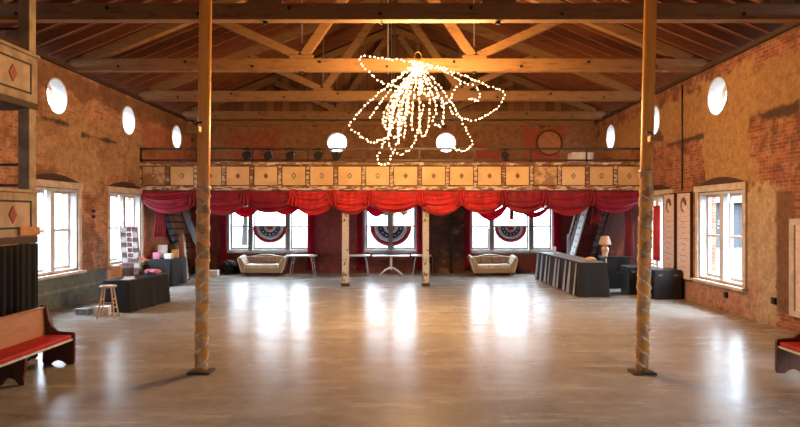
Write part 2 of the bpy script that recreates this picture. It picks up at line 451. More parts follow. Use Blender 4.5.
# windows --------------------------------------------------------------------
wn = 0
def place(side):
    if side == 'L': return lambda u, w, z: (XL-w, u, z)
    if side == 'R': return lambda u, w, z: (XR+w, u, z)
    if side == 'B': return lambda u, w, z: (u, YB+w, z)
    return lambda u, w, z: (u, YF-w, z)
def mb(bm, f, u0, u1, w0, w1, z0, z1):
    a = f(u0, w0, z0); b = f(u1, w1, z1); box(bm, a[0], b[0], a[1], b[1], a[2], b[2])
def ring(bm, f, u, z, r0, r1, w0, w1, n=32):
    V = []
    for i in range(n):
        c, s = math.cos(2*PI*i/n), math.sin(2*PI*i/n)
        V.append([bm.verts.new(f(u+r*c, w, z+r*s)) for r, w in ((r0,w0),(r1,w0),(r1,w1),(r0,w1))])
    for i in range(n):
        a, b = V[i], V[(i+1)%n]
        for k in range(4): bm.faces.new((a[k], a[(k+1)%4], b[(k+1)%4], b[k]))
def window(side, u0, u1, z0, z1, mull, casing='casing', mid=None, mmat='sash', arch=True, cw=.13, mull_w=(.03,.13)):
    global wn
    wn += 1; f = place(side); g = .004
    w = bpy.data.objects.new('window_%d' % wn, None); COL.objects.link(w); w['kind'] = 'structure'
    w.location = f((u0+u1)/2, .1, z0)
    bm = NB()                                   # casing on the wall face
    mb(bm, f, u0-cw, u0-.0, -.05, -g, z0-.02, z1+.02); mb(bm, f, u1, u1+cw, -.05, -g, z0-.02, z1+.02)
    mb(bm, f, u0-cw-.03, u1+cw+.03, -.07, -g, z1+.021, z1+.17)
    obj('window_frame', bm, M[casing], w, bevel=.008)
    bm = NB(); mb(bm, f, u0-cw-.05, u1+cw+.05, -.14, -g, z0-.09, z0-.021); obj('window_sill', bm, M[casing], w, bevel=.008)
    bm = NB()                                   # jamb boards
    mb(bm, f, u0+.002, u0+.05, 0, .28, z0+.002, z1-.002); mb(bm, f, u1-.05, u1-.002, 0, .28, z0+.002, z1-.002)
    mb(bm, f, u0+.051, u1-.051, 0, .28, z1-.05, z1-.002); mb(bm, f, u0+.051, u1-.051, 0, .28, z0+.002, z0+.05)
    obj('jamb', bm, M['sash'], w)
    es = [u0+.05] + list(mull) + [u1-.05]
    for m_ in mull:
        bm = NB(); mb(bm, f, m_-.08, m_+.08, mull_w[0], mull_w[1], z0+.051, z1-.051); obj('mullion', bm, M[mmat], w)
    zm = mid if mid else (z0+z1)/2
    for i in range(len(es)-1):
        a = es[i] + (.08 if i else 0); b = es[i+1] - (.08 if i < len(es)-2 else 0)
        bm = NB()
        for q0, q1, r0, r1 in ((a, a+.05, z0+.05, z1-.05), (b-.05, b, z0+.05, z1-.05), (a+.05, b-.05, z0+.05, z0+.12), (a+.05, b-.05, z1-.11, z1-.05), (a+.05, b-.05, zm-.03, zm+.03)):
            mb(bm, f, q0, q1, .18, .24, r0, r1)
        s = obj('sash', bm, M['sash' if mmat == 'sash' else mmat], w)
        bm = NB(); mb(bm, f, a+.05, b-.05, .205, .213, z0+.12, z1-.11); obj('pane', bm, M['glass'], s)
    if arch:
        bm = NB(); ww = (u1-u0)/2+.12; c = (u0+u1)/2
        poly = [(c-ww, z1+.172)] + [(c-ww+2*ww*i/14, z1+.172+.17*math.sin(PI*i/14)) for i in range(1, 14)] + [(c+ww, z1+.172)]
        prism(bm, poly, lambda a, b, t: f(a, t, b), -.012, -.002); obj('brick_arch', bm, M['dark_wood'], w)
    return w
def round_window(side, u, z, r):
    global wn
    wn += 1; f = place(side)
    w = bpy.data.objects.new('window_%d' % wn, None); COL.objects.link(w); w['kind'] = 'structure'; w.location = f(u, .1, z)
    bm = NB(); ring(bm, f, u, z, r-.035, r-.003, -.02, .3); obj('window_frame', bm, M['sash'], w)
    bm = NB(); poly = [(u+(r-.036)*math.cos(2*PI*i/32), z+(r-.036)*math.sin(2*PI*i/32)) for i in range(32)]
    prism(bm, poly, lambda a, b, t: f(a, t, b), .2, .208); obj('pane', bm, M['glass'], w)
for u, w_, z0, z1 in LW: window('L', u-w_/2, u+w_/2, z0, z1, [u])
for u, w_, z0, z1 in RW: window('R', u-w_/2, u+w_/2, z0, z1, [u])
for a, b, ml in BW: window('B', a, b, BZ0, BZ1, ml, 'sash_brown', EYE-11.4/26, 'sash_brown', arch=False, cw=.1)
window('F', -2, -.8, .9, 2.3, [-1.4], arch=False)  # unseen window added behind the camera to brighten the near floor
for u in CIR: round_window('L', u, 5.04, .44); round_window('R', u, 5.04, .46)
for u in CB: round_window('B', u, 5.02, .4)
# boarded round openings
for u in (5.5,):
    bm = NB(); poly = [(u+.44*math.cos(2*PI*i/32), 5.0+.44*math.sin(2*PI*i/32)) for i in range(32)]
    prism(bm, poly, lambda a, b, t: (a, t, b), YB-.05, YB-.003)
    o = obj('round_board', bm, plain('orange board', (.42,.17,.06), .6)); tag(o, 'round orange board covering a circular opening high on the back wall', 'board')
    ring_b = NB(); ring(ring_b, place('B'), u, 5.0, .44, .5, -.07, -.003); obj('rim', ring_b, M['dark_wood'], o)

# ------------------------------------------------------------------ trusses
LBL = {3.3:'timber roof truss above the near end, before the dark nearest one', 7.2:'timber roof truss over the two front columns', 11.0:'dark timber roof truss nearest the camera, in front of the string lights',
       14.85:'honey coloured timber truss just behind the hanging string lights', 18.7:'timber roof truss above the balcony front, third from the camera', 22.3:'timber roof truss close to the back wall above the balcony'}
for Y in (3.3, 7.2, 11.0, 14.85, 18.7, 22.3):
    t = thing('roof_truss', LBL[Y], 'truss', (XC, Y, H), group='roof trusses across the hall')
    z0, z1 = H, H+.3
    bm = NB(); box(bm, XL+.005, XR-.005, Y-.11, Y+.11, z0, z1); obj('bottom_chord', bm, M['truss'], t, bevel=.01)
    for s in (-1, 1):
        bm = NB(); bar(bm, (XC+s*(HALF-.35), Y, zr(XC+s*(HALF-.35))-.1+.0), (XC+s*.02, Y, zr(XC)-.14), .2, .24, (0,0,1)); obj('top_chord', bm, M['truss'], t)
        J = XC+s*2.13
        e = XC+s*4.4; bm = NB(); bar(bm, (J+s*.1, Y, z1+.08), (e, Y, zr(e)-.28), .16, .2); obj('strut', bm, M['truss'], t, bevel=.008)
        e = XC+s*.2; bm = NB(); bar(bm, (J-s*.05, Y, z1+.08), (e, Y, zr(e)-.28), .16, .22); obj('strut', bm, M['truss'], t, bevel=.008)
        bm = NB(); box(bm, J-.3, J+.3, Y-.1, Y+.1, z1, z1+.09); obj('joint_block', bm, M['truss'], t, bevel=.01)
        bm = NB(); tube(bm, [(J, Y, z0-.06), (J, Y, zr(J)-.28)], .014, 6); obj('tie_rod', bm, M['chrome'], t)
        bm = NB(); lathe(bm, [(.05,0),(.05,.04),(.02,.05)], (J, Y, z0-.05), 8); obj('rod_nut', bm, M['iron'], t)
    bm = NB(); tube(bm, [(XC, Y, z0-.06), (XC, Y, zr(XC)-.28)], .014, 6); obj('tie_rod', bm, M['chrome'], t)
    for i in range(9):
        bx_ = XL+1.2+i*1.65; bm = NB(); poly = [(bx_+.035*math.cos(2*PI*k/8), H+.15+(.06 if i%2 else -.05)+.035*math.sin(2*PI*k/8)) for k in range(8)]
        prism(bm, poly, lambda a, b, tt: (a, tt, b), Y-.13, Y-.11); obj('bolt', bm, M['iron'], t)

# ------------------------------------------------------------------ balcony
BY = 18.62; BXL, BXR = XL+.01, XR-.01
z0, z1 = 3.0, 3.86
bal = thing('balcony', 'long wooden balcony across the back, cream diamond panels in flaking paint', 'balcony', (XC, BY, 3.0))
bm = NB(); box(bm, BXL, BXR, BY+.1, YB-.005, 3.02, 3.2); obj('deck', bm, M['dark_wood'], bal)
bm = NB(); box(bm, BXL, BXR, BY, BY+.1, z0, z0+.13); obj('bottom_beam', bm, M['flake'], bal, bevel=.01)
bm = NB(); box(bm, BXL, BXR, BY-.07, BY+.12, z1-.1, z1); obj('top_cap', bm, M['flake_brown'], bal, bevel=.01)
bm = NB(); box(bm, BXL, BXR, BY+.05, BY+.09, z0+.13, z1-.1); obj('backing_board', bm, M['flake_brown'], bal)
NP = 18; PW = (BXR-BXL)/NP
for i in range(NP+1):
    x = BXL+i*PW; a = max(x-.05, BXL); b = min(x+.05, BXR)
    bm = NB(); box(bm, a, b, BY-.012, BY+.05, z0+.131, z1-.101); obj('stile', bm, M['flake' if (i % 3 != 1) else 'flake_brown'], bal)
pale = {0, 1, 5, 6, 7, 8, 15, 16, 17}
for i in range(NP):
    x0, x1 = BXL+i*PW+.075, BXL+(i+1)*PW-.075; xm = (x0+x1)/2; zm = (z0+.13+z1-.1)/2
    bm = NB(); box(bm, x0, x1, BY+.012, BY+.05, z0+.155, z1-.125)
    pn = obj('front_panel', bm, M['stained_panel' if i in (0, 14) else 'panel'], bal, bevel=.006)
    bm = NB()
    for a, b, c, d in ((x0-.02, x0, z0+.14, z1-.105), (x1, x1+.02, z0+.14, z1-.105), (x0, x1, z0+.14, z0+.155), (x0, x1, z1-.125, z1-.105)): box(bm, a, b, BY+.0, BY+.05, c, d)
    obj('moulding', bm, M['dark_wood'], pn)
    if i != 14:
        bm = NB(); q = .095; prism(bm, [(xm-q*.8, zm), (xm, zm-q), (xm+q*.8, zm), (xm, zm+q)], lambda a, b, t: (a, t, b), BY, BY+.012)
        dm = obj('diamond', bm, M['diamond'], pn)
        if i in pale:
            bm = NB(); q = .05; prism(bm, [(xm-q*.8, zm), (xm, zm-q), (xm+q*.8, zm), (xm, zm+q)], lambda a, b, t: (a, t, b), BY-.012, BY)
            obj('diamond_centre', bm, M['pale_diamond'], pn)
bm = NB(); box(bm, BXL, BXR, BY+.0, BY+.06, 4.25, 4.32); obj('top_rail', bm, M['brown_iron'], bal)
bm = NB(); box(bm, BXL, BXR, BY+.01, BY+.05, 3.9, 3.96); obj('lower_rail', bm, M['brown_iron'], bal)
for i in range(10):
    x = BXL+.03+i*(BXR-BXL-.06)/9; bm = NB(); box(bm, x-.025, x+.025, BY+.01, BY+.05, 3.86, 4.25); obj('rail_post', bm, M['brown_iron'], bal)
# posts below and their worn white paint
for x, lb in ((-1.9, 'left of the two worn white posts under the balcony centre'), (.62, 'right of the two worn white posts under the balcony centre')):
    t = thing('balcony_post', lb, 'post', (x, BY+.22, 0), group='white posts under the balcony')
    bm = NB(); box(bm, x-.1, x+.1, BY+.12, BY+.32, .1, 3.015); obj('shaft', bm, M['old_white'], t, bevel=.015)
    bm = NB(); box(bm, x-.13, x+.13, BY+.09, BY+.35, 0, .1); obj('foot', bm, M['dark_wood'], t, bevel=.01)

# stage lights hung on balcony rail
def stage_light(x, lb, first=[None]):
    if first[0] is None:
        t = thing('stage_light', lb, 'stage light', (x, BY-.08, 4.25), group='black stage lights on the balcony rail')
        bm = NB(); tube(bm, [(0,-.12,-.2), (0,.0,-.17), (0,.08,-.15)], [.13,.13,.09], 14); obj('lamp_can', bm, M['iron'], t, True)
        bm = NB()
        tube(bm, [(-.15,-.02,-.17), (-.15,-.02,.0), (.15,-.02,.0), (.15,-.02,-.17)], .013, 6); obj('yoke', bm, M['iron'], t, True)
        bm = NB(); box(bm, -.03, .03, -.04, .08, 0, .05); obj('clamp', bm, M['iron'], t, True)
        first[0] = t
    else:
        t = dup(first[0], (x, BY-.08, 4.25), 0, lb)
    return t
for px, lb in ((248, 'black stage light on balcony rail, leftmost of the row'), (269, 'black stage light on balcony rail, second from the left'), (291, 'black stage light on balcony rail, third from the left'),
               (319, 'black stage light on balcony rail, left beside the round window'), (337, 'black stage light on balcony rail, in front of the left round window'), (504, 'black stage light on balcony rail, alone right of the string lights')):
    stage_light((px-406)*BY/600, lb)
bm = NB(); box(bm, 5.25, 5.95, 19.0, 19.5, 3.2, 4.22); o = obj('storage_box', bm, M['paper'], bevel=.01); tag(o, 'pale box standing on the balcony behind the rail, right end', 'box')

# ------------------------------------------------------------------ columns
def column(X, Y, lb, lean, wrap_top):
    t = thing('column', lb, 'column', (X, Y, 0), group='round wooden front columns')
    topz = zr(X)-.02
    bm = NB(); L = lambda z: (lean*z/5, 0, z)
    tube(bm, [L(.03), L(3), L(topz)], [.088,.088,.084], 24); obj('shaft', bm, M['column'], t, True, smooth=True)
    bm = NB(); box(bm, -.16, .16, -.14, .14, 0, .03); obj('base_plate', bm, M['dark_wood'], t, True, bevel=.005)
    # spiral wrapping
    bm = NB(); nz, na = 190, 24; rnd = random.Random(int(X*10)+50)
    def f(u, v):
        z = .05+u*(wrap_top-.05); a = v*2*PI
        r = .088 + .007*math.sin(a+z*(20 if X < 0 else -16)) + .003*math.sin(a*3+z*31) + .002*math.sin(z*70)
        c = L(z); return (c[0]+r*math.cos(a), c[1]+r*math.sin(a), z)
    grid(bm, nz, na, f); bmesh.ops.remove_doubles(bm, verts=bm.verts, dist=1e-4)
    obj('wrapping', bm, M['wrap'], t, True, smooth=True)
    for st in (0, 1):
      bm = NB(); pts = []
      for i in range(400):
        z = .08+(wrap_top-.14)*i/399; a = z*(14 if X < 0 else -16)+st*PI; c = L(z); q = .076+.004*math.sin(z*53); pts.append((c[0]+q*math.cos(a), c[1]+q*math.sin(a), z))
      tube(bm, pts, [.02+.005*abs(math.sin(i*.37)) for i in range(400)], 8); obj('wound_strip', bm, M['strip'], t, True, smooth=True)
    bm = NB(); lathe(bm, [(.1,0),(.112,.02),(.1,.05)], (lean*wrap_top/5, 0, wrap_top-.03), 16); obj('tie', bm, M['stool'], t, True)
    return t
column(-2.9, 8.5, 'tan round wooden column at left, rope wrapped up to balcony height', .06, 2.62)
column(3.33, 8.47, 'tan round wooden column at right, rope wrapped and standing before dark cases', .115, 2.85)
def col_lamp(x, y, z, s, lb):
    t = thing('column_lamp', lb, 'lamp', (x, y, z))
    bm = NB(); box(bm, -.09, .09, -.06, .06, -.05, .04); obj('housing', bm, M['gold'], t, True, bevel=.01)
    bm = NB(); tube(bm, [(s*.02,0,.03), (s*.05,0,.08), (s*.12,0,.09)], .014, 8); obj('bracket', bm, M['iron'], t, True)
    bm = NB(); sphere(bm, (-s*.05,0,.07), .035, 2); obj('bulb', bm, M['shade'], t, True, smooth=True)
col_lamp(-2.9-.03, 8.28, 3.42, 1, 'small brass lamp fixed high on the left column')
col_lamp(3.33+.1, 8.25, 3.28, -1, 'small brass lamp fixed high on the right column')

# ------------------------------------------------------------------ theatre boxes at left
bx = thing('theatre_box', 'stacked two tier wooden theatre box with red diamonds and tall post at left', 'theatre box', (-5.9, 8.0, 0))
FX, Y0, Y1 = -5.84, 6.2, 9.4
bm = NB(); box(bm, FX-.13, FX+.045, Y1-.17, Y1, 0, 7.0); obj('post', bm, M['box_cream'], bx, bevel=.008)
bm = NB(); box(bm, FX-.13, FX+.045, Y0, Y0+.17, 0, 7.0); obj('post', bm, M['box_cream'], bx, bevel=.008)
for zb, zt in ((1.9, 2.57), (3.97, 4.68)):
    bm = NB(); box(bm, FX-.0, FX+.05, Y0, Y1+.03, zb, zt); pn = obj('front_panel', bm, M['box_cream'], bx, bevel=.006)
    bm = NB(); box(bm, FX-.1, FX+.09, Y0, Y1+.04, zt, zt+.05); obj('hand_rail', bm, M['box_cream'], bx, bevel=.006)
    bm = NB(); box(bm, XL+.01, FX+.06, Y0, Y1+.02, zb-.1, zb-.001); obj('box_floor', bm, M['dark_wood'], bx)
    # panels each about 1.05 m
    for k in range(3):
        b = Y1-.13-k*1.05; a = b-.85; zc = (zb+zt)/2; h = (zt-zb)/2-.12
        bm = NB()
        for q in ((a, b, zc-h, zc-h+.03), (a, b, zc+h-.03, zc+h), (a, a+.03, zc-h+.03, zc+h-.03), (b-.03, b, zc-h+.03, zc+h-.03)): box(bm, FX+.05, FX+.06, *q)
        obj('black_border', bm, M['iron'], pn)
        bm = NB(); box(bm, FX+.05, FX+.053, a+.03, b-.03, zc-h+.03, zc+h-.03); obj('panel_field', bm, M['box_inner'], pn)
        ym = (a+b)/2-.02; bm = NB(); prism(bm, [(ym-.09, zc), (ym, zc-.13), (ym+.09, zc), (ym, zc+.13)], lambda p, q, t: (t, p, q), FX+.053, FX+.066)
        obj('diamond', bm, M['red_diamond'], pn)
    # far end railing
    for i, z in enumerate((zt-.0+.1, zt+.42)):
        bm = NB(); box(bm, XL+.02, FX-.18, Y1-.09, Y1-.05, z, z+.04); obj('end_rail', bm, M['brown_iron'], bx)
    bm = NB(); box(bm, XL+.02, FX-.181, Y1-.07, Y1-.03, zb, zt+.06); obj('end_panel', bm, M['box_cream'], bx)
    for x in (-7.4, -6.9, -6.45):
        bm = NB(); box(bm, x-.03, x+.03, Y1-.09, Y1-.05, zt+.14, zt+.42); obj('baluster', bm, M['box_inner'], bx)
bm = NB(); box(bm, FX+.051, FX+.09, 8.95, 9.44, 1.9+.02, 2.05); obj('gilt_block', bm, M['gold'], bx, bevel=.01)
bm = NB(); box(bm, XL+.01, FX, Y0, Y1, 6.05, 6.3); obj('roof_beam', bm, M['dark_wood'], bx)
def pleated(bm, x0, y0, x1, y1, z0, z1, amp, n, seed=1, gather=0):
    r = random.Random(seed); ph = [r.uniform(-.6, .6) for _ in range(n+2)]; d = Vector((x1-x0, y1-y0, 0)); L = d.length; d.normalize(); nn = Vector((d.y, -d.x, 0))
    def f(u, v):
        k = u*n; a = amp*(.55+.45*(1-v))*math.sin(2*PI*k+ph[int(k)]*0.0)*(1+.5*ph[int(k)])
        g = 1-gather*math.sin(PI*v)
        p = Vector((x0, y0, 0))*(1) + d*(L*(.5+(u-.5)*g)) + nn*a
        return (p.x, p.y, z0+(z1-z0)*v)
    grid(bm, n*8, 10, f)
def cloth(name, bm, m, parent=None, t=.006):
    o = obj(name, bm, m, parent, smooth=True); thicken(o, t); return o
bm = NB(); pleated(bm, FX+.1, 6.25, FX+.1, 9.36, .02, 1.79, .04, 22)
o = cloth('stage_curtain', bm, M['black_cloth']); tag(o, 'black pleated curtain under the left theatre box, behind the pew', 'curtain')

# ------------------------------------------------------------------ pews
def make_pew(lb):
    # local: length along y from 0 (far end) to -3.4, seat front at x=0, back at x=-.5
    t = thing('pew', lb, 'pew', (0,0,0), group='wooden pews with red seat cushions')
    prof = [(-.02,0),(0,.06),(0,.45),(-.02,.48),(-.26,.5),(-.33,.56),(-.38,.66),(-.42,.86),(-.47,.89),(-.52,.88),(-.5,.6),(-.46,.4),(-.48,.05),(-.46,0),(-.36,0),(-.31,.04),(-.24,.06),(-.17,.04),(-.12,0)]
    for k, y in enumerate((0, -3.35)):
        bm = NB(); prism(bm, prof, lambda a, b, tt: (a, tt, b), y-.05, y); obj('end_panel', bm, M['pew_end'], t, True, bevel=.008)
    prof2 = [(-.04,0),(-.06,.1),(-.04,.2),(-.03,.36),(-.44,.34),(-.44,.06),(-.42,0),(-.34,0),(-.3,.07),(-.24,.1),(-.17,.07),(-.12,0)]
    for y in (-1.1, -2.2):
        bm = NB(); prism(bm, prof2, lambda a, b, tt: (a, tt, b), y-.05, y); obj('support', bm, M['pew_end'], t, True, bevel=.006)
    bm = NB(); bar(bm, (-.24,-.051,.375), (-.24,-3.349,.375), .44, .03); obj('seat', bm, M['sofa_light'], t, True)
    bm = NB(); bar(bm, (-.23,-.055,.42), (-.23,-3.345,.42), .4, .06); obj('seat_cushion', bm, M['red_seat'], t, True, bevel=.02)
    bm = NB(); prism(bm, [(-.42,.42),(-.45,.42),(-.49,.84),(-.46,.84)], lambda a, b, tt: (a, tt, b), -3.349, -.051); obj('backrest', bm, M['pew_wood'], t, True)
    bm = NB(); box(bm, -.5, -.43, -3.349, -.051, .84, .865); obj('cap_rail', bm, M['pew_wood'], t, True, bevel=.008)
    return t
pew = make_pew('wooden pew with red cushion at left, before the black curtain')
pew.location = (-4.95, 9.0, 0)
p2 = dup(pew, (5.22, 8.5-3.4, 0), PI, 'wooden pew with red cushion at the right edge, beside the right wall')

# ------------------------------------------------------------------ draperies
def swag(bm, xa, xb, y, ztop, drop, mind=.2, tilt=0, folds=5, depth=.12, nu=28, nv=30, dz=(0, 0), lo=None, seed=0):
    depth = .21
    rr = random.Random(seed); ph = rr.uniform(0, 6)
    def f(u, v):
        s = 4*u*(1-u); c = s**.8
        zt = ztop + dz[0]*(1-u)+dz[1]*u - .03*s
        zb = (mind + (drop-mind)*c)
        z = zt - zb*v
        yy = y - depth*(.25+.75*s)*(.5*math.sin(PI*v*.9)+.42*math.sin(v*folds*2*PI*.8+ph+2.2*s+u*1.0)*(.3+.7*v)*(.4+.6*s)+.12*math.sin(v*folds*15+u*9+ph)) - .02*math.sin(u*40+ph)*(1-v)
        return (xa+(xb-xa)*u, yy, z)
    grid(bm, nu, nv, f)
vb = [145, 196, 246, 294, 333, 370, 420, 461, 503, 546, 590, 638]
vt = thing('swag_valance', 'long red swag valance hung along the underside of the balcony front', 'valance', (XC, BY+.1, 2.3))
VY = BY+.06
for i in range(len(vb)-1):
    a, b = (vb[i]-406)*VY/600, (vb[i+1]-406)*VY/600
    mt = M['red_cloth'] if 3 <= i <= 7 else M['crimson_cloth']  # chandelier light put into the colour: brighter red on the middle swags
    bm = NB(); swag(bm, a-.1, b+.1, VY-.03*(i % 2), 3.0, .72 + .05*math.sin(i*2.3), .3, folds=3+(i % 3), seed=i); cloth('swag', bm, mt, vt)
    if i:
        bm = NB()
        def tail(u, v, a=a, i=i):
            w = .09+.1*v; return (a+(u-.5)*2*w + .02*math.sin(v*9+i), VY-.13-.05*math.sin(u*6*PI)*(.4+v), 3.0-.5*v*(1-.2*abs(u-.5)))
        grid(bm, 24, 8, tail); cloth('tail', bm, mt, vt)
# window dressings
def dressing(lb, xa, xb, swags, ltops):
    t = thing('window_curtain', lb, 'curtain', ((xa+xb)/2, YB-.3, 0), group='crimson curtains on the back windows')
    for s, x in ((0, xa), (1, xb)):
        bm = NB(); pleated(bm, x-.15, YB-.2, x+.15, YB-.2, .15, 3.0, .04, 5, seed=int(x*7)+30, gather=.35 if s == ltops else .1); cloth('curtain_panel', bm, M['sheer_red'], t)
    bm = NB(); tube(bm, [(xa-.2, YB-.16, 2.98), (xb+.2, YB-.16, 2.98)], .015, 8); obj('curtain_rod', bm, M['iron'], t)
    for (a, b, dr, th) in swags:
        bm = NB()
        def f(u, v, a=a, b=b, dr=dr, th=th):
            s = 4*u*(1-u); z = 2.95 - dr*s - th*v*(.45+.55*s)
            return (a+(b-a)*u, YB-.27-.06*s-.035*math.sin(v*3*2*PI+u*3), z)
        grid(bm, 26, 16, f); cloth('swag', bm, M['sheer_red'], t)
    return t
dressing('crimson curtains and low swags round the left back window behind the loveseat', -6.95, -3.62, [(-6.85,-5.35,.42,.38), (-5.3,-3.8,.36,.36)], 0)
dressing('crimson curtains and swag round the middle back window between white posts', -1.75, .55, [(-1.7,-.55,.42,.36), (-.6,.5,.2,.2)], 0)
dressing('crimson curtains and long swags round the right back window', 2.35, 5.75, [(2.4,4.0,.58,.34), (3.95,5.7,.62,.2)], 0)
# extra long tie hanging in right window
bm = NB(); pleated(bm, 3.93, YB-.33, 4.07, YB-.33, 2.05, 2.98, .02, 2); o = cloth('sash_tie', bm, M['red_cloth']); tag(o, 'narrow red cloth strip hanging above the right bunting fan', 'cloth strip')
# corner drapes
for (x0, yy, x1, yy2, zb, lb, sd) in ((-7.95, 18.9, -7.55, 18.9, 1.55, 'gathered crimson drape hanging from balcony in the left corner', 3), (5.9, 19.2, 6.3, 19.2, 1.95, 'short crimson drape gathered beneath the balcony near the right stair', 5), (6.85, 18.95, 7.2, 18.95, .82, 'long crimson drape beside the right wall under the balcony', 6)):
    bm = NB(); pleated(bm, x0, yy, x1, yy2, zb, 2.99, .05, 4, seed=sd, gather=.3)
    o = cloth('corner_drape', bm, M['wine_cloth' if sd in (6, 8) else 'crimson_cloth']); tag(o, lb if sd != 8 else 'dark crimson drape flat against the left wall beneath the balcony', 'drape')

# bunting fans
def bunting(x, z, R, lb):
    t = thing('bunting', lb, 'bunting', (x, YB+.155, z), group='half round bunting fans in the back windows')
    bands = [(.0,.2,'red_bunt'), (.2,.36,'white_bunt'), (.36,.62,'blue_bunt'), (.62,.8,'white_bunt'), (.8,1,'red_bunt')]
    for a, b, m in bands:
        bm = NB()
        def f(u, v, a=a, b=b):
            th = PI+u*PI; r = R*(a+(b-a)*v)
            return (x+r*math.cos(th), YB+.155+.012*math.sin(u*36*PI)*max(.15, (a+(b-a)*v)), z+.95*r*math.sin(th))
        grid(bm, 108, 2, f); bmesh.ops.remove_doubles(bm, verts=bm.verts, dist=1e-5)
        cloth({'red_bunt':'red_band','white_bunt':'white_band','blue_bunt':'blue_band'}[m], bm, M[m], t, .003)
    for k in range(7):                     # white stars on the blue
        th = PI+(k+.5)/7*PI; c = (x+R*.49*math.cos(th), z+R*.47*math.sin(th)); bm = NB()
        prism(bm, [(c[0]+(.05 if j % 2 else .02)*math.sin(j*PI/5), c[1]+(.05 if j % 2 else .02)*math.cos(j*PI/5)) for j in range(10)], lambda p, q, tt: (p, tt, q), YB+.132, YB+.137)
        obj('star', bm, M['white_bunt'], t)
bz = EYE-11.6/26
bunting(-5.27, bz, .66, 'red white and blue bunting fan in the left back window, above the loveseat')
bunting(-.59, bz, .8, 'red white and blue bunting fan behind the mullion of the middle back window')
bunting(4.05, bz-.02, .62, 'red white and blue bunting fan in the right back window')

# ------------------------------------------------------------------ loveseats
def make_sofa(lb):
    t = thing('loveseat', lb, 'sofa', (0,0,0), group='beige loveseats under the back windows')
    W = .86
    bm = NB(); box(bm, -.62, .62, -.38, .3, .1, .3); obj('seat_base', bm, M['sofa'], t, True, bevel=.03)
    bm = NB(); box(bm, -.6, .6, -.42, .14, .3, .42); o = obj('seat_cushion', bm, M['sofa_light'], t, True, bevel=.045)
    bm = NB()
    prof = [(-.66,.1)] + [(-.76+1.52*i/16, .66+.1*math.sin(PI*i/16)**2) for i in range(17)] + [(.66,.1)]
    prism(bm, prof, lambda a, b, tt: (a, tt + (b-.1)*.12, b), .14, .34); obj('backrest', bm, M['sofa'], t, True, bevel=.03)
    for s in (-1, 1):
        bm = NB(); prism(bm, [(s*.62,.1),(s*.73,.1),(s*.88,.6),(s*.86,.68),(s*.76,.66),(s*.62,.42)], lambda a, b, tt: (a, tt, b + (tt+.4)*.1), -.4, .3); obj('arm', bm, M['sofa'], t, True, bevel=.025)
        bm = NB(); tube(bm, [(s*.73,-.41,.11),(s*.88,-.41,.6),(s*.84,-.41,.68),(s*.76,-.41,.655),(s*.63,-.41,.43)], .018, 6); obj('piping', bm, M['sofa_light'], t, True)
        bm = NB(); box(bm, s*.1-.22+s*.12, s*.1+.22+s*.12, .0, .13, .42, .68); bmesh.ops.rotate(bm, verts=bm.verts, cent=(0,.07,.42), matrix=Matrix.Rotation(-.2, 3, 'X')); obj('pillow', bm, M['pillow'], t, True, bevel=.045)
        for y in (-.33, .26):
            bm = NB(); lathe(bm, [(.025,0),(.04,.1)], (s*.58, y, 0), 10); obj('leg', bm, M['dark_wood'], t, True)
    bm = NB(); tube(bm, [(-.62,-.385,.29),(.62,-.385,.29)], .014, 6); obj('front_piping', bm, M['sofa_light'], t, True)
    return t
sf = make_sofa('beige loveseat with two pillows below the left back window'); sf.location = (-5.28, 22.35, 0)
dup(sf, (3.2, 22.3, 0), .05, 'beige loveseat with curved arms below the right back window')

# ------------------------------------------------------------------ back tables
def folding(x0, x1, y, lb, z=.74):
    t = thing('folding_table', lb, 'table', ((x0+x1)/2, y, 0), group='white tables along the back wall')
    bm = NB(); box(bm, x0, x1, y-.3, y+.3, z-.05, z); obj('tabletop', bm, M['white_plastic'], t, bevel=.01)
    for s, x in ((1, x0+.12), (-1, x1-.12)):
        bm = NB(); tube(bm, [(x-s*.06, y-.24, 0), (x, y-.24, z-.25), (x+s*.06, y-.24, z-.05)], .02, 8); obj('leg', bm, M['chrome'], t)
        bm = NB(); tube(bm, [(x-s*.06, y+.24, 0), (x, y+.24, z-.25), (x+s*.06, y+.24, z-.05)], .02, 8); obj('leg', bm, M['chrome'], t)
        bm = NB(); tube(bm, [(x, y-.24, z-.3), (x, y+.24, z-.3)], .015, 6); obj('crossbar', bm, M['chrome'], t)
folding(-4.35, -3.35, 22.4, 'white folding table right of the left loveseat')
folding(-2.3, -1.35, 22.45, 'white folding table behind the left white post')
folding(.2, .95, 22.45, 'white folding table behind the right white post')
t = thing('pedestal_table', 'white table on splayed pedestal feet under the middle back window', 'table', (-.55, 22.2, 0))
bm = NB(); box(bm, -1.25, .13, 21.92, 22.48, .7, .74); obj('tabletop', bm, M['white_plastic'], t, bevel=.01)
bm = NB(); tube(bm, [(-.55,22.2,.2),(-.55,22.2,.7)], .045, 12); obj('pedestal', bm, M['white'], t)
for a in (.35, PI-.35, PI+.35, -.35):
    bm = NB(); tube(bm, [(-.55,22.2,.3),(-.55+.22*math.cos(a),22.2+.22*math.sin(a),.2),(-.55+.44*math.cos(a),22.2+.44*math.sin(a),.025)], [.035,.03,.022], 8); obj('foot', bm, M['white'], t, smooth=True)
bm = NB(); tube(bm, [(1.72, YB-.07, 0), (1.72, YB-.07, 3.0)], .045, 10); o = obj('drain_pipe', bm, M['brown_iron'], smooth=True); tag(o, 'dark vertical pipe on the bare brick between middle and right back windows', 'pipe')
bm = NB(); tube(bm, [(1.02, YB-.05, .0), (1.02, YB-.05, .55), (1.02, YB-.05, .6)], .02, 8); o = obj('pipe_stub', bm, M['chrome'], smooth=True); tag(o, 'short thin grey pipe low on the brick right of the right white post', 'pipe')

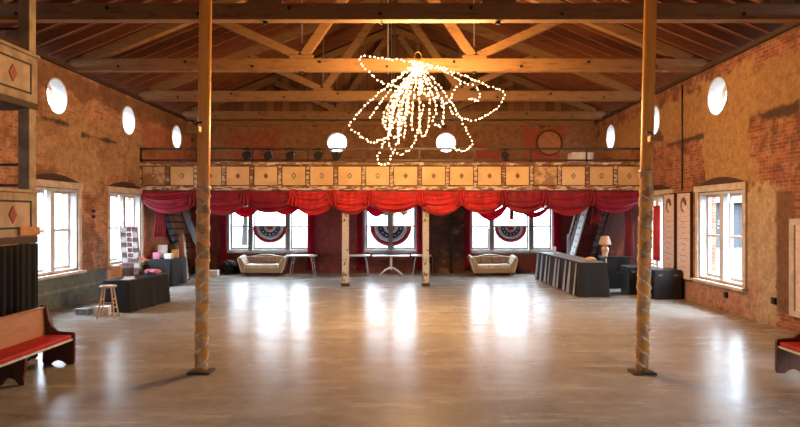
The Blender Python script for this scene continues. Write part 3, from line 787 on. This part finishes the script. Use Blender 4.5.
# ------------------------------------------------------------------ stairs
def stairs(X, s, ya, yb, lb, light):
    # from (ya, z0) far to (yb, z 3) near ; visible face at X, width to side s
    t = thing('stair', lb, 'stairs', (X, ya, 0)); n = 13
    side = M['white'] if light else M['dark_wood']
    for x in (X, X+s*.74):
        bm = NB(); bar(bm, (x, ya+.05, .12), (x, yb, 2.88), .05, .4, (0,0,1)); obj('stringer', bm, side if x == X else M['dark_wood'], t)
    for k in range(n):
        f = (k+.7)/n; y = ya+(yb-ya)*f; z = 3.0*f
        bm = NB(); box(bm, X+s*.03, X+s*.71, y-.13, y+.12, z-.03, z); obj('tread', bm, M['dark_wood'], t)
        if light:
            bm = NB(); box(bm, X-s*.045, X-s*.03, y-.06, y+.06, z-.03, z+.01); obj('tread_end', bm, M['iron'], t)
    bm = NB(); box(bm, X-.05, X+.05, ya-.02, ya+.08, 0, 1.5 if light else 2.2); obj('newel', bm, M['white'], t, bevel=.006)
    if light:
        bm = NB(); bar(bm, (X, ya+.05, 1.3), (X, yb+1.3, 2.62), .05, .05); obj('hand_rail', bm, M['white'], t)
        for k in range(1, 8):
            f = k/13; y = ya+(yb-ya)*f; bm = NB(); tube(bm, [(X, y, 3*f+.1), (X, y, 3*f+.1+1.0*(1-f*.6))], .016, 6); obj('baluster', bm, M['white'], t)
stairs(6.1, 1, 22.5, 20.0, 'white sided open stair rising to the balcony at right', True)
stairs(-7.42, -1, 22.4, 19.5, 'dark open stair rising to the balcony in the left corner', False)

# ------------------------------------------------------------------ left tables
def draped_table(name, lb, cx, cy, rz, L, W, h, amp=.03, n=14, mat='black_cloth', grp=None):
    t = thing(name, lb, 'table', (cx, cy, 0), rz, grp)
    bm = NB(); box(bm, -W/2, W/2, -L/2, L/2, h-.03, h-.006); obj('tabletop', bm, M['dark_wood'], t, True)
    for sx in (-1, 1):
        for sy in (-1, 1):
            bm = NB(); tube(bm, [(sx*(W/2-.08), sy*(L/2-.08), 0), (sx*(W/2-.08), sy*(L/2-.08), h-.03)], .018, 6); obj('leg', bm, M['iron'], t, True)
    bm = NB(); per = []
    m = 40; r = .04
    # loop of points around the rectangle
    def loop(u):
        P_ = 2*(L+W); d = u*P_
        if d < W: return (-W/2+d, -L/2, 0, -1)
        d -= W
        if d < L: return (W/2, -L/2+d, 1, 0)
        d -= L
        if d < W: return (W/2-d, L/2, 0, 1)
        d -= W
        return (-W/2, L/2-d, -1, 0)
    N = int(2*(L+W)/.035)
    rings = []
    for j in range(9):
        v = j/8; row = []
        for i in range(N):
            u = i/N; x, y, nx, ny = loop(u)
            a = v*(.02+amp*(1+math.sin(u*2*(L+W)*n+1.3*math.sin(u*37)))) + .004
            cx_ = x/(W/2); cy_ = y/(L/2)
            row.append(bm.verts.new((x+nx*a+(cx_ if abs(cx_) > .98 else 0)*a*.4*abs(ny), y+ny*a+(cy_ if abs(cy_) > .98 else 0)*a*.4*abs(nx), h-v*(h-.015))))
        rings.append(row)
    for a, b in zip(rings, rings[1:]):
        for i in range(N): bm.faces.new((a[i], a[(i+1) % N], b[(i+1) % N], b[i]))
    bm.faces.new(rings[0][::-1])
    o = obj('tablecloth', bm, M[mat], t, True); thicken(o, .004)
    return t
draped_table('draped_table', 'black draped table by the left wall beside the wooden stool', -6.52, 14.55, -.12, 1.7, .62, .73, .025, 9)
draped_table('draped_table', 'tall black draped table under the balcony in the left corner', -7.68, 19.35, 0, 1.3, .72, .84, .03, 12)
# stool
st = thing('bar_stool', 'blond wooden bar stool at the near end of the black draped table', 'stool', (-6.48, 13.05, 0))
bm = NB(); lathe(bm, [(.15,.655),(.175,.665),(.178,.69),(.16,.7)], n=24); obj('seat', bm, M['stool'], st, True, smooth=False)
for k in range(4):
    a = PI/4+k*PI/2+.2; bm = NB(); tube(bm, [(.24*math.cos(a), .24*math.sin(a), 0), (.12*math.cos(a), .12*math.sin(a), .66)], .018, 8); obj('leg', bm, M['stool'], st, True)
    b = a+PI/2
    for zz in ((.22, .4) if k % 2 else (.3,)):
        q = .24-.12*zz/.66; bm = NB(); tube(bm, [(q*math.cos(a), q*math.sin(a), zz), (q*math.cos(b), q*math.sin(b), zz)], .012, 6); obj('rung', bm, M['stool'], st, True)
# things under and on the table
def bx_thing(name, lb, cat, x, y, z, w, d, h, m, rz=0, grp=None, bev=.006):
    t = bpy.data.objects
    bm = NB(); box(bm, -w/2, w/2, -d/2, d/2, 0, h); o = obj(name, bm, M[m], bevel=bev); o.location = (x, y, z); o.rotation_euler = (0,0,rz); tag(o, lb, cat, grp); return o
bx_thing('carton', 'white carton on the floor under the near end of the left draped table', 'box', -6.75, 13.35, 0, .3, .25, .2, 'paper', .2)
bx_thing('carton', 'low grey carton on the floor between stool and left wall', 'box', -7.2, 13.5, 0, .3, .3, .14, 'chrome', -.1)
# magazine rack
rk = thing('magazine_rack', 'leaning wire rack full of booklets in front of the left wall window', 'rack', (-7.05, 15.75, 0))
for x in (-.22, .22):
    bm = NB(); tube(bm, [(x-.1,0,0), (x-.28,.1,1.95)], .014, 6); obj('upright', bm, M['chrome'], rk, True)
    bm = NB(); tube(bm, [(x-.28,.5,0), (x-.28,.12,1.9)], .014, 6); obj('rear_strut', bm, M['chrome'], rk, True)
for k in range(9):
    z = .7+k*.135; f = z/1.95; bm = NB(); box(bm, -.32-.18*f, .14-.18*f, .1*f-.07, .1*f-.02, z, z+.02); obj('shelf', bm, M['chrome'], rk, True)
for k in range(9):
    z = .72+k*.135; f = z/1.95
    for q in range(3):
        o = bx_thing('booklet', 'small dark and pink printed booklet standing in the wire rack', 'booklet', -7.05-.25-.18*f+.145*q+.02, 15.75+.1*f-.045, z, .13, .025, .105, 'mixed' if (k*2+q) % 4 else 'paper', 0, 'booklets in the magazine rack', .002)
        if not (k*2+q) % 4: o['label'] = 'small white booklet standing in the wire rack'; o['group'] = 'white booklets in the magazine rack'
# lamps, flowers, tissue, boxes on the near table
zt = .735
def tissue(x, y, z, r, lb, m='pink', cat='tissue paper'):
    bm = NB(); rr = random.Random(int(x*100)); sphere(bm, (0,0,r*.5), r, 3, (1,1,.5), .16, rr); o = obj('tissue_bunch', bm, M[m]); o.location = (x, y, z); tag(o, lb, cat)
tissue(-6.28, 15.05, zt+.01, .13, 'pink tissue bunch on the left table, nearest its far inner corner')
tissue(-6.5, 15.22, zt+.01, .12, 'pink tissue bunch at the far end of left table, beside the flowers')
bx_thing('craft_box', 'brown wooden box near the left wall on the black table', 'box', -6.92, 14.35, zt, .2, .2, .28, 'pew_wood', .2)
bx_thing('craft_box', 'dark wooden box behind the brown box on the left black table', 'box', -6.85, 14.75, zt, .22, .22, .2, 'dark_wood', 0)
bx_thing('leaflet_stack', 'white leaflet stack lying near the middle of the left table', 'leaflets', -6.6, 14.3, zt, .22, .3, .02, 'paper', .3)
bx_thing('leaflet_stack', 'white leaflet stack lying at the near inner corner of the left table', 'leaflets', -6.45, 13.95, zt, .2, .28, .015, 'paper', -.2)
fl = thing('flower_vase', 'small vase of cream flowers on the far end of the left draped table', 'flowers', (-6.62, 15.0, zt))
bm = NB(); lathe(bm, [(.04,0),(.07,.06),(.05,.14),(.035,.17)], n=14); obj('vase', bm, M['dark_wood'], fl, True, smooth=True)
r = random.Random(4)
for k in range(9):
    a = r.uniform(0, 6.28); q = r.uniform(.03, .14); zz = r.uniform(.26, .44); bm = NB(); tube(bm, [(0,0,.15), (q*.5*math.cos(a), q*.5*math.sin(a), zz*.7), (q*math.cos(a), q*math.sin(a), zz)], .004, 4); s_ = obj('stem', bm, plain('stem green', (.08,.14,.04)) if k == 0 else bpy.data.materials['stem green'], fl, True)
    bm = NB(); sphere(bm, (q*math.cos(a), q*math.sin(a), zz), .045, 2, (1,1,.6), .15, r); obj('blossom', bm, M['bread' if k % 3 else 'pink'], s_, True)
# items on corner table
zt2 = .845
bx_thing('picture_frame', 'pale framed picture on the corner table against the brick', 'picture', -7.85, 19.35, zt2, .3, .04, .42, 'paper', .15)
bx_thing('gift_box', 'white gift box on the left corner table', 'box', -7.55, 19.1, zt2, .22, .2, .16, 'paper')
bx_thing('gift_box', 'pink gift box on the left corner table by the drape', 'box', -7.9, 19.0, zt2, .2, .2, .2, 'pink', .3)
bx_thing('gift_box', 'orange gift box on the far side of the left corner table', 'box', -7.5, 19.5, zt2, .2, .16, .26, 'gold', .1)
bm = NB(); lathe(bm, [(.02,0),(.19,.06),(.24,.22),(.2,.38),(.02,.45)], n=20); o = obj('round_hat', bm, M['dark_wood'], smooth=True); o.location = (-7.75, 19.78, zt2); tag(o, 'large round dark object with domed top on the left corner table', 'hat')
# wooden tapering stand
t = thing('tapered_stand', 'tall tapering orange wooden stand with white edge beside the left column', 'stand', (-7.62, 20.42, 0))
def taper(a0, a1, b0, b1, c):
    bm = NB(); vs = [bm.verts.new(p) for p in ((a0,-c,.04),(a1,-c,.04),(a1,c,.04),(a0,c,.04),(b0,-c*.45,1.58),(b1,-c*.45,1.58),(b1,c*.45,1.58),(b0,c*.45,1.58))]
    for f in ((3,2,1,0),(4,5,6,7),(0,1,5,4),(1,2,6,5),(2,3,7,6),(3,0,4,7)): bm.faces.new([vs[i] for i in f])
    return bm
obj('body', taper(-.22,.12,-.06,.02,.16), M['obelisk'], t, True, bevel=.01)
obj('edge_strip', taper(.121,.18,.021,.06,.15), M['box_cream'], t, True)
bm = NB(); box(bm, -.25, .21, -.19, .19, 0, .04); obj('plinth', bm, M['dark_wood'], t, True)
bm = NB(); prism(bm, [(-.065,1.58),(.065,1.58),(.04,1.68),(-.02,1.72)], lambda a, b, tt: (a, tt, b), -.06, .06); obj('cap', bm, M['obelisk'], t, True)
# pile by the left window
bx_thing('low_bench', 'small white bench in the shade beside the left curtain', 'bench', -6.75-.35, 21.9, .0, .5, .3, .22, 'white')
bm = NB(); sphere(bm, (0,0,.22), .3, 3, (1,.8,.9), .12, random.Random(3)); o = obj('dark_bundle', bm, M['black_cloth']); o.location = (-6.65, 22.6, .05); tag(o, 'dark cloth bundle on the floor beside the left back curtain', 'bundle')

# ------------------------------------------------------------------ right side furniture
draped_table('skirted_table', 'long black and grey skirted serving table in front of the right stair', 5.02, 18.65, .03, 4.7, .74, .93, .035, 10)
tb = bpy.data.objects['skirted_table']
for k in range(9):                       # grey pleats showing in the skirt
    y = -2.1+k*.52+.09*math.sin(k*2.7)
    bm = NB(); w = .07+.06*abs(math.sin(k*1.9)); prism(bm, [(y-w*.5, .9), (y+w*.4, .9), (y+w, .03), (y-w, .03)], lambda a, b, tt: (tt-(.86-b)*.09 if True else 0, a, b), -.40, -.39)
    obj('grey_pleat', bm, M['grey_cloth'], tb, True)
bm = NB(); box(bm, -.33, .33, -2.3, 2.3, .936, .944); obj('runner', bm, M['grey_cloth'], tb, True)
bm = NB(); lathe(bm, [(.05,0),(.06,.22),(.062,.23)], n=14); o = obj('cup', bm, M['paper'], smooth=True); o.location = (4.95, 20.0, .946); tag(o, 'white cup on the far half of the right serving table', 'cup')
bm = NB(); lathe(bm, [(.02,0),(.15,.01),(.17,.05),(.1,.1),(.02,.12)], n=18); o = obj('straw_basket', bm, M['bread'], smooth=True); o.location = (5.15, 16.75, .946); tag(o, 'low round tan basket on the near end of the serving table', 'basket')
t = thing('cabinet', 'black cabinet with pale edge carrying the table lamp', 'cabinet', (6.4, 18.4, 0))
bm = NB(); box(bm, 6.03, 6.78, 18.15, 18.65, 0, .93); obj('body', bm, M['black_case'], t, bevel=.008)
bm = NB(); box(bm, 5.98, 6.83, 18.1, 18.7, .93, .96); obj('top', bm, M['black_case'], t, bevel=.005)
bm = NB(); box(bm, 6.03, 6.07, 18.12, 18.149, .0, .93); obj('edge_strip', bm, M['white'], t)
for s in (0, 1):
    bm = NB(); box(bm, 6.09+s*.35, 6.42+s*.35, 18.13, 18.149, .05, .88); d = obj('door', bm, M['black_case'], t); bm = NB(); sphere(bm, (6.39+s*.08, 18.115, .5), .018, 2); obj('knob', bm, M['chrome'], d)
lp = thing('table_lamp', 'table lamp with tan shade on the black cabinet at right', 'lamp', (6.1, 18.4, .961))
bm = NB(); lathe(bm, [(.08,0),(.09,.02),(.06,.05),(.11,.16),(.12,.24),(.05,.34),(.02,.38)], n=20); obj('lamp_base', bm, M['ceramic'], lp, True, smooth=True)
bm = NB(); lathe(bm, [(.19,.37),(.12,.62)], n=24); obj('lamp_shade', bm, M['shade'], lp, True)
bx_thing('equipment_case', 'wide black case against right wall, left of the right column', 'case', 6.55, 17.1, 0, .62, .7, .78, 'black_case', 0, None, .015)
bx_thing('equipment_case', 'black case against right wall below the banners, right of the right column', 'case', 6.9, 16.2, 0, .72, .8, .78, 'black_case', 0, None, .015)
for k, o in enumerate([o for o in bpy.data.objects if o.name.startswith('equipment_case')]):
    for s in (-1, 1):
        bm = NB(); box(bm, s*.2-.05, s*.2+.05, -.42 if k else -.37, -.4 if k else -.35, .62, .66); h = obj('latch', bm, M['chrome'], None); h.parent = o
# flat boards hung on the right wall
for y0, y1, lb in ((16.38, 17.06, 'tall pinkish white board on right wall, nearer the column, dark emblem on top'), (15.45, 16.2, 'tall pinkish white board on right wall, beside the large window, dark emblem on top')):
    t = thing('hanging_board', lb, 'board', (XR-.05, (y0+y1)/2, .55), group='tall boards on the right wall')
    bm = NB(); box(bm, XR-.06, XR-.012, y0, y1, .55, 2.8); obj('board', bm, M['banner'], t, bevel=.004)
    bm = NB()
    for q in ((y0-.03, y0, .52, 2.83), (y1, y1+.03, .52, 2.83), (y0, y1, 2.8, 2.83), (y0, y1, .52, .55)): box(bm, XR-.07, XR-.005, *q)
    obj('board_frame', bm, M['dark_wood'], t)
    ym = (y0+y1)/2; bm = NB()
    pts = [(ym+.17*math.cos(a), 2.5+.2*math.sin(a)) for a in [k*PI/10 for k in range(-5, 11)]] + [(ym+.02+.09*math.cos(a), 2.47+.11*math.sin(a)) for a in [k*PI/10 for k in range(10, -6, -1)]]
    prism(bm, pts, lambda a, b, tt: (tt, a, b), XR-.066, XR-.061); obj('emblem', bm, M['grey_ink'], t)
    for k in range(9):
        z = 2.05-k*.15; bm = NB(); w = .2-.05*((k*7) % 3); box(bm, XR-.064, XR-.061, ym-w, ym+w, z, z+.018); obj('faded_line', bm, plain('faded ink', (.42,.29,.26)) if k == 0 and 'faded ink' not in bpy.data.materials else bpy.data.materials['faded ink'], t)
bm = NB(); tube(bm, [(XR-.03, 15.98, 2.9), (XR-.03, 15.98, 5.7)], .02, 8); o = obj('conduit', bm, M['brown_iron'], smooth=True); tag(o, 'thin vertical conduit high on the right brick wall above the boards', 'conduit')
bm = NB(); prism(bm, [(9.9,.38),(11.38,.38),(11.38,2.1),(9.9,2.1)], lambda a, b, tt: (tt, a, b), XR-.05, XR-.004); o = obj('framed_board', bm, M['banner']); tag(o, 'cream framed board on the right wall above the pew, at the photo edge', 'board')
bm = NB()
for q in ((9.84, 9.9, .32, 2.16), (11.3, 11.44, .32, 2.16), (9.9, 11.3, 2.04, 2.16), (9.9, 11.3, .32, .42)): box(bm, XR-.08, XR-.051 if False else XR-.003, *q)
obj('board_frame', bm, M['casing'], o)
for y, z, nm in ((13.8, .33, 'below the large window'), (12.0, .45, 'left of the framed board')):
    bm = NB(); box(bm, XR-.05, XR-.003, y-.06, y+.06, z, z+.13); o = obj('socket_box', bm, M['iron'], bevel=.005); tag(o, 'small black socket box low on the right wall '+nm, 'socket')
for y, z in ((15.85, 2.15), (15.85, 2.3)):
    bm = NB(); box(bm, XL+.003, XL+.05, y-.04, y+.04, z, z+.07); o = obj('wall_switch', bm, M['iron'], bevel=.004); tag(o, 'small black switch on the left wall between its windows, %s of the pair' % ('lower' if z < 2.2 else 'upper'), 'switch')
bm = NB(); pleated(bm, XR-.06, 17.3, XR-.06, 17.75, .9, 2.5, .025, 4); o = cloth('red_pennant', bm, M['red_cloth']); tag(o, 'red cloth strip hanging in the right wall window behind the column', 'cloth strip')

# ------------------------------------------------------------------ string light chandelier
CD = 13.0
ch = thing('string_light_chandelier', 'chandelier of looping warm string lights hanging from the roof', 'chandelier', P(418, 62, CD))
hub = P(418, 62, CD)
bm = NB(); tube(bm, [hub+Vector((0,0,.2)), (hub.x, CD, zr(hub.x)+.05)], .006, 5); obj('hanging_wire', bm, M['wire'], ch)
bm = NB(); pts = [hub+Vector((.07*math.cos(a), 0, .13+.09*math.sin(a))) for a in [2*PI*k/16 for k in range(17)]]; tube(bm, pts, .012, 6); obj('hanging_ring', bm, M['gold'], ch)
bm = NB(); lathe(bm, [(.03,-.04),(.07,-.02),(.07,.03),(.03,.05)], tuple(hub), 12); obj('hub', bm, M['gold'], ch)
rnd = random.Random(11)
S = [  # pixel path, depth of far point
 ([(418,62),(390,61),(362,60),(366,72),(376,80),(386,84)], -.3),
 ([(418,64),(395,85),(372,108),(354,130),(362,140),(374,145),(388,136)], -.9),
 ([(416,66),(404,100),(392,130),(378,160),(386,167),(393,155),(402,128),(410,90)], -.4),
 ([(420,62),(450,68),(480,78),(507,89),(502,102),(490,112),(474,118),(458,115),(448,106)], .5),
 ([(420,64),(445,76),(464,88),(476,94),(476,103),(470,98)], -.5),
 ([(422,66),(450,95),(464,115),(476,138),(470,146),(456,147),(446,136)], .8),
 ([(416,66),(400,92),(390,118),(388,140),(396,150),(410,146),(418,130),(424,105)], .9),
 ([(420,66),(434,92),(444,110),(452,96),(458,92)], -1.0),
 ([(416,62),(400,72),(385,88),(372,104),(366,112)], 1.0),
]
for k in range(14):
    x = (384+k*3 if k < 8 else 412+(k-8)*5)+rnd.uniform(-3, 3); b = rnd.uniform(105, 146) - (14 if k > 8 else 0)
    S.append(([(418,66),((418*2+x)/3,80),(x+(418-x)*.25,98),(x,b-12),(x+rnd.uniform(-2, 2),b)] + ([(x+7,b+1),(x+9,b-22)] if k % 3 == 0 else []), rnd.uniform(-.9, .9)))
for k in range(0):
    x = 392+k*9; S.append(([(418,64),((418+x)/2+4*(1 if x > 418 else -1),70),(x,86+rnd.uniform(-6, 6)),(x+(3 if x > 418 else -3),104)], rnd.uniform(-1, 1)))
bulbs = []
for path, dep in S:
    pts = []
    n = len(path)
    for i, (x, y) in enumerate(path):
        f = math.sin(PI*min(1, i/(n-1)*1.0)*.5) if n < 6 else math.sin(PI*i/(n-1))
        p = P(x, y, CD); p.y += dep*f; pts.append(p)
    # catmull-rom
    sm = []
    for i in range(n-1):
        a, b, c, d = pts[max(i-1, 0)], pts[i], pts[i+1], pts[min(i+2, n-1)]
        for q in range(6):
            t_ = q/6; sm.append(.5*((2*b)+(c-a)*t_+(2*a-5*b+4*c-d)*t_*t_+(3*b-a-3*c+d)*t_**3))
    sm.append(pts[-1])
    bm = NB(); tube(bm, sm, .004, 4); obj('light_wire', bm, M['wire'], ch)
    acc = 0; nxt = .05
    for a, b in zip(sm, sm[1:]):
        L = (b-a).length
        while acc+L > nxt:
            t_ = (nxt-acc)/L; bulbs.append(a.lerp(b, t_)+Vector([rnd.uniform(-.022, .022) for _ in range(3)])); nxt += .085
        acc += L
rnd.shuffle(bulbs)
for p in bulbs[:100]:
    bm = NB(); sphere(bm, p, .016, 1); obj('bulb', bm, M['bulb'], ch, smooth=True)
bm = NB()
for p in bulbs[100:]: sphere(bm, p, .016, 1)
o = obj('bulb', bm, M['bulb'], ch, smooth=True, kind='stuff')
print('bulbs', len(bulbs))

# ------------------------------------------------------------------ outdoors
k = NT('pale gravel lot'); k.set(k.mix(k.noise(k.geo(), .6, 5), (.024,.024,.025), (.012,.014,.011)), .9); gmat = k.m
bm = NB(); box(bm, -90, 90, YB+T+.02, 110, -.5, -.35); box(bm, -90, XL-T-.02, -60, YB+T+.02, -.5, -.35); box(bm, XR+T+.02, 90, -60, YB+T+.02, -.5, -.35)
o = obj('ground', bm, gmat, kind='structure')
leaf = plain('grey green leaves', (.02,.024,.018), .9, c2=(.012,.014,.01), scale=3); bark = plain('grey bark', (.015,.013,.012), .9)
rn = random.Random(5)
def tree(x, y, h, lb):
    t = thing('tree', lb, 'tree', (x, y, -.35), group='trees outside the windows')
    bm = NB(); tube(bm, [(x,y,-.35),(x+.1,y,h*.3),(x,y,h*.6)], [.25,.18,.1], 8); obj('trunk', bm, bark, t)
    bm = NB()
    for _ in range(46):
        a = rn.uniform(0, 6.28); q = rn.uniform(0, h*.3); sphere(bm, (x+q*math.cos(a), y+q*math.sin(a), h*(.35+.5*rn.random())), h*rn.uniform(.05, .1), 1, (1,1,.8), .3, rn)
    obj('crown', bm, leaf, t)
for x, y, h, lb in ((-14, 52, 8, 'hazy tree seen through the left back window, its left pane'), (-8.5, 60, 9, 'hazy tree seen through the left back window, its right pane'), (-1.5, 54, 7, 'hazy tree seen through the middle back window'),
                    (6, 58, 8, 'hazy tree seen through the right back window, its left pane'), (11.5, 44, 8, 'hazy tree seen through the right back window, its right pane'), (-38, 50, 9, 'hazy tree seen through the farther left wall window'), (24, 38, 7, 'hazy tree seen through the farther right wall window')):
    tree(x, y, h, lb)
bw = thing('building', 'pale low building across the lot outside the right window', 'building', (30, 55, -.35))
bm = NB(); box(bm, 22, 46, 48, 56, -.34, 3.2); obj('wall', bm, plain('grey siding', (.03,.03,.032), .8), bw)
bm = NB(); prism(bm, [(47.5,3.2),(56.5,3.2),(52,5)], lambda a, b, tt: (tt, a, b), 21.6, 46.4); obj('roof', bm, plain('dark shingle', (.018,.018,.02), .9), bw)
for x in (24.5, 29, 33.5):
    bm = NB(); box(bm, x, x+1.6, 47.93, 47.998, .8, 2.2); obj('window', bm, plain('dark pane', (.02,.025,.03), .2) if x < 25 else bpy.data.materials['dark pane'], bw)
bw = thing('building', 'pale low building across the street outside the left windows', 'building', (-34, 40, -.35))
bm = NB(); box(bm, -46, -30, 26, 46, -.34, 4); obj('wall', bm, bpy.data.materials['grey siding'], bw)
bm = NB(); prism(bm, [(-46.4,4),(-29.6,4),(-38,6)], lambda a, b, tt: (a, tt, b), 25.6, 46.4); obj('roof', bm, bpy.data.materials['dark shingle'], bw)

# ------------------------------------------------------------------ light
W = bpy.data.worlds.new('World'); SC.world = W; W.use_nodes = True
bg = W.node_tree.nodes['Background']; bg.inputs[0].default_value = (.7,.85,1.0,1)
wt = W.node_tree; tc = wt.nodes.new('ShaderNodeTexCoord'); sx = wt.nodes.new('ShaderNodeSeparateXYZ'); wt.links.new(tc.outputs['Generated'], sx.inputs[0])
mz = wt.nodes.new('ShaderNodeMath'); mz.operation = 'MAXIMUM'; wt.links.new(sx.outputs[2], mz.inputs[0]); mz.inputs[1].default_value = 0
ma = wt.nodes.new('ShaderNodeMath'); ma.operation = 'MULTIPLY_ADD'; wt.links.new(mz.outputs[0], ma.inputs[0]); ma.inputs[1].default_value = 45; ma.inputs[2].default_value = 11   # overcast sky: brighter overhead
wt.links.new(ma.outputs[0], bg.inputs[1])
def portal(loc, sx, sy, rot):
    l = bpy.data.lights.new('daylight_portal', 'AREA'); l.shape = 'RECTANGLE'; l.size = sx; l.size_y = sy; l.cycles.is_portal = True
    o = bpy.data.objects.new('daylight_portal', l); COL.objects.link(o); o.location = loc; o.rotation_euler = rot
for a, b, _ in BW: portal(((a+b)/2, YB+T+.03, (BZ0+BZ1)/2), b-a, BZ1-BZ0, (-PI/2, 0, 0))
for u, w_, z0, z1 in LW: portal((XL-T-.03, u, (z0+z1)/2), z1-z0, w_, (0, -PI/2, 0))
for u, w_, z0, z1 in RW: portal((XR+T+.03, u, (z0+z1)/2), z1-z0, w_, (0, PI/2, 0))
portal((-1.4, YF-T-.03, 1.6), 1.2, 1.4, (PI/2, 0, 0))
for u in CIR: portal((XL-T-.03, u, 5.04), .9, .9, (0, -PI/2, 0)); portal((XR+T+.03, u, 5.04), .9, .9, (0, PI/2, 0))
for u in CB: portal((u, YB+T+.03, 5.02), .8, .8, (-PI/2, 0, 0))
def point(name, loc, e, c=(1,.62,.28), r=.12):
    l = bpy.data.lights.new(name, 'POINT'); l.energy = e; l.color = c; l.shadow_soft_size = r
    o = bpy.data.objects.new(name, l); COL.objects.link(o); o.location = loc; return o
for dx, dy, dz in ((0,0,-.15), (-.5,-.4,-.9), (.5,.4,-.8), (-.2,.5,-1.4), (1.2,.2,-.5), (.1,-.5,-1.2)):
    point('string_light_glow', hub+Vector((dx, dy, dz)), 360, (1,.54,.19))
# unseen warm pendants added to light the columns and near floor
for x, e in ((-3.6, 230), (3.9, 230)):
    t = thing('fill_pendant', 'added unseen warm pendant over the near end of the hall, %s side' % ('left' if x < 0 else 'right'), 'lamp', (x, 3.3, 5.3))
    bm = NB(); lathe(bm, [(.04,.25),(.1,.22),(.25,.02),(.24,.0)], n=20); obj('lamp_shade', bm, M['iron'], t, True)
    bm = NB(); tube(bm, [(0,0,.24),(0,0,.48)], .008, 5); obj('cord', bm, M['iron'], t, True)
    point('pendant_fill', (x, 3.3, 5.31), e, (1,.58,.28), .06)
# added warm glow without fixtures, up-lighting the back wall and trusses
for x, nm in ((-6, 'left'), (-2.2, 'centre left'), (2.2, 'centre right'), (5.6, 'right')):
    point('balcony_fill', (x, 20.2, 3.7), 40, (1,.5,.18), .15)

# ------------------------------------------------------------------ camera
cam = bpy.data.cameras.new('camera'); co = bpy.data.objects.new('camera', cam); COL.objects.link(co)
co.location = (0, 0, EYE); co.rotation_euler = (PI/2, 0, 0)
cam.sensor_width = 36; cam.lens = 600/800*36; cam.shift_x = -6/800; cam.shift_y = 1.5/800; cam.clip_end = 300
SC.camera = co
vs = SC.view_settings; vs.view_transform = 'Standard'; vs.look = 'None'; vs.exposure = -0.12; vs.gamma = 1; vs.use_curve_mapping = False
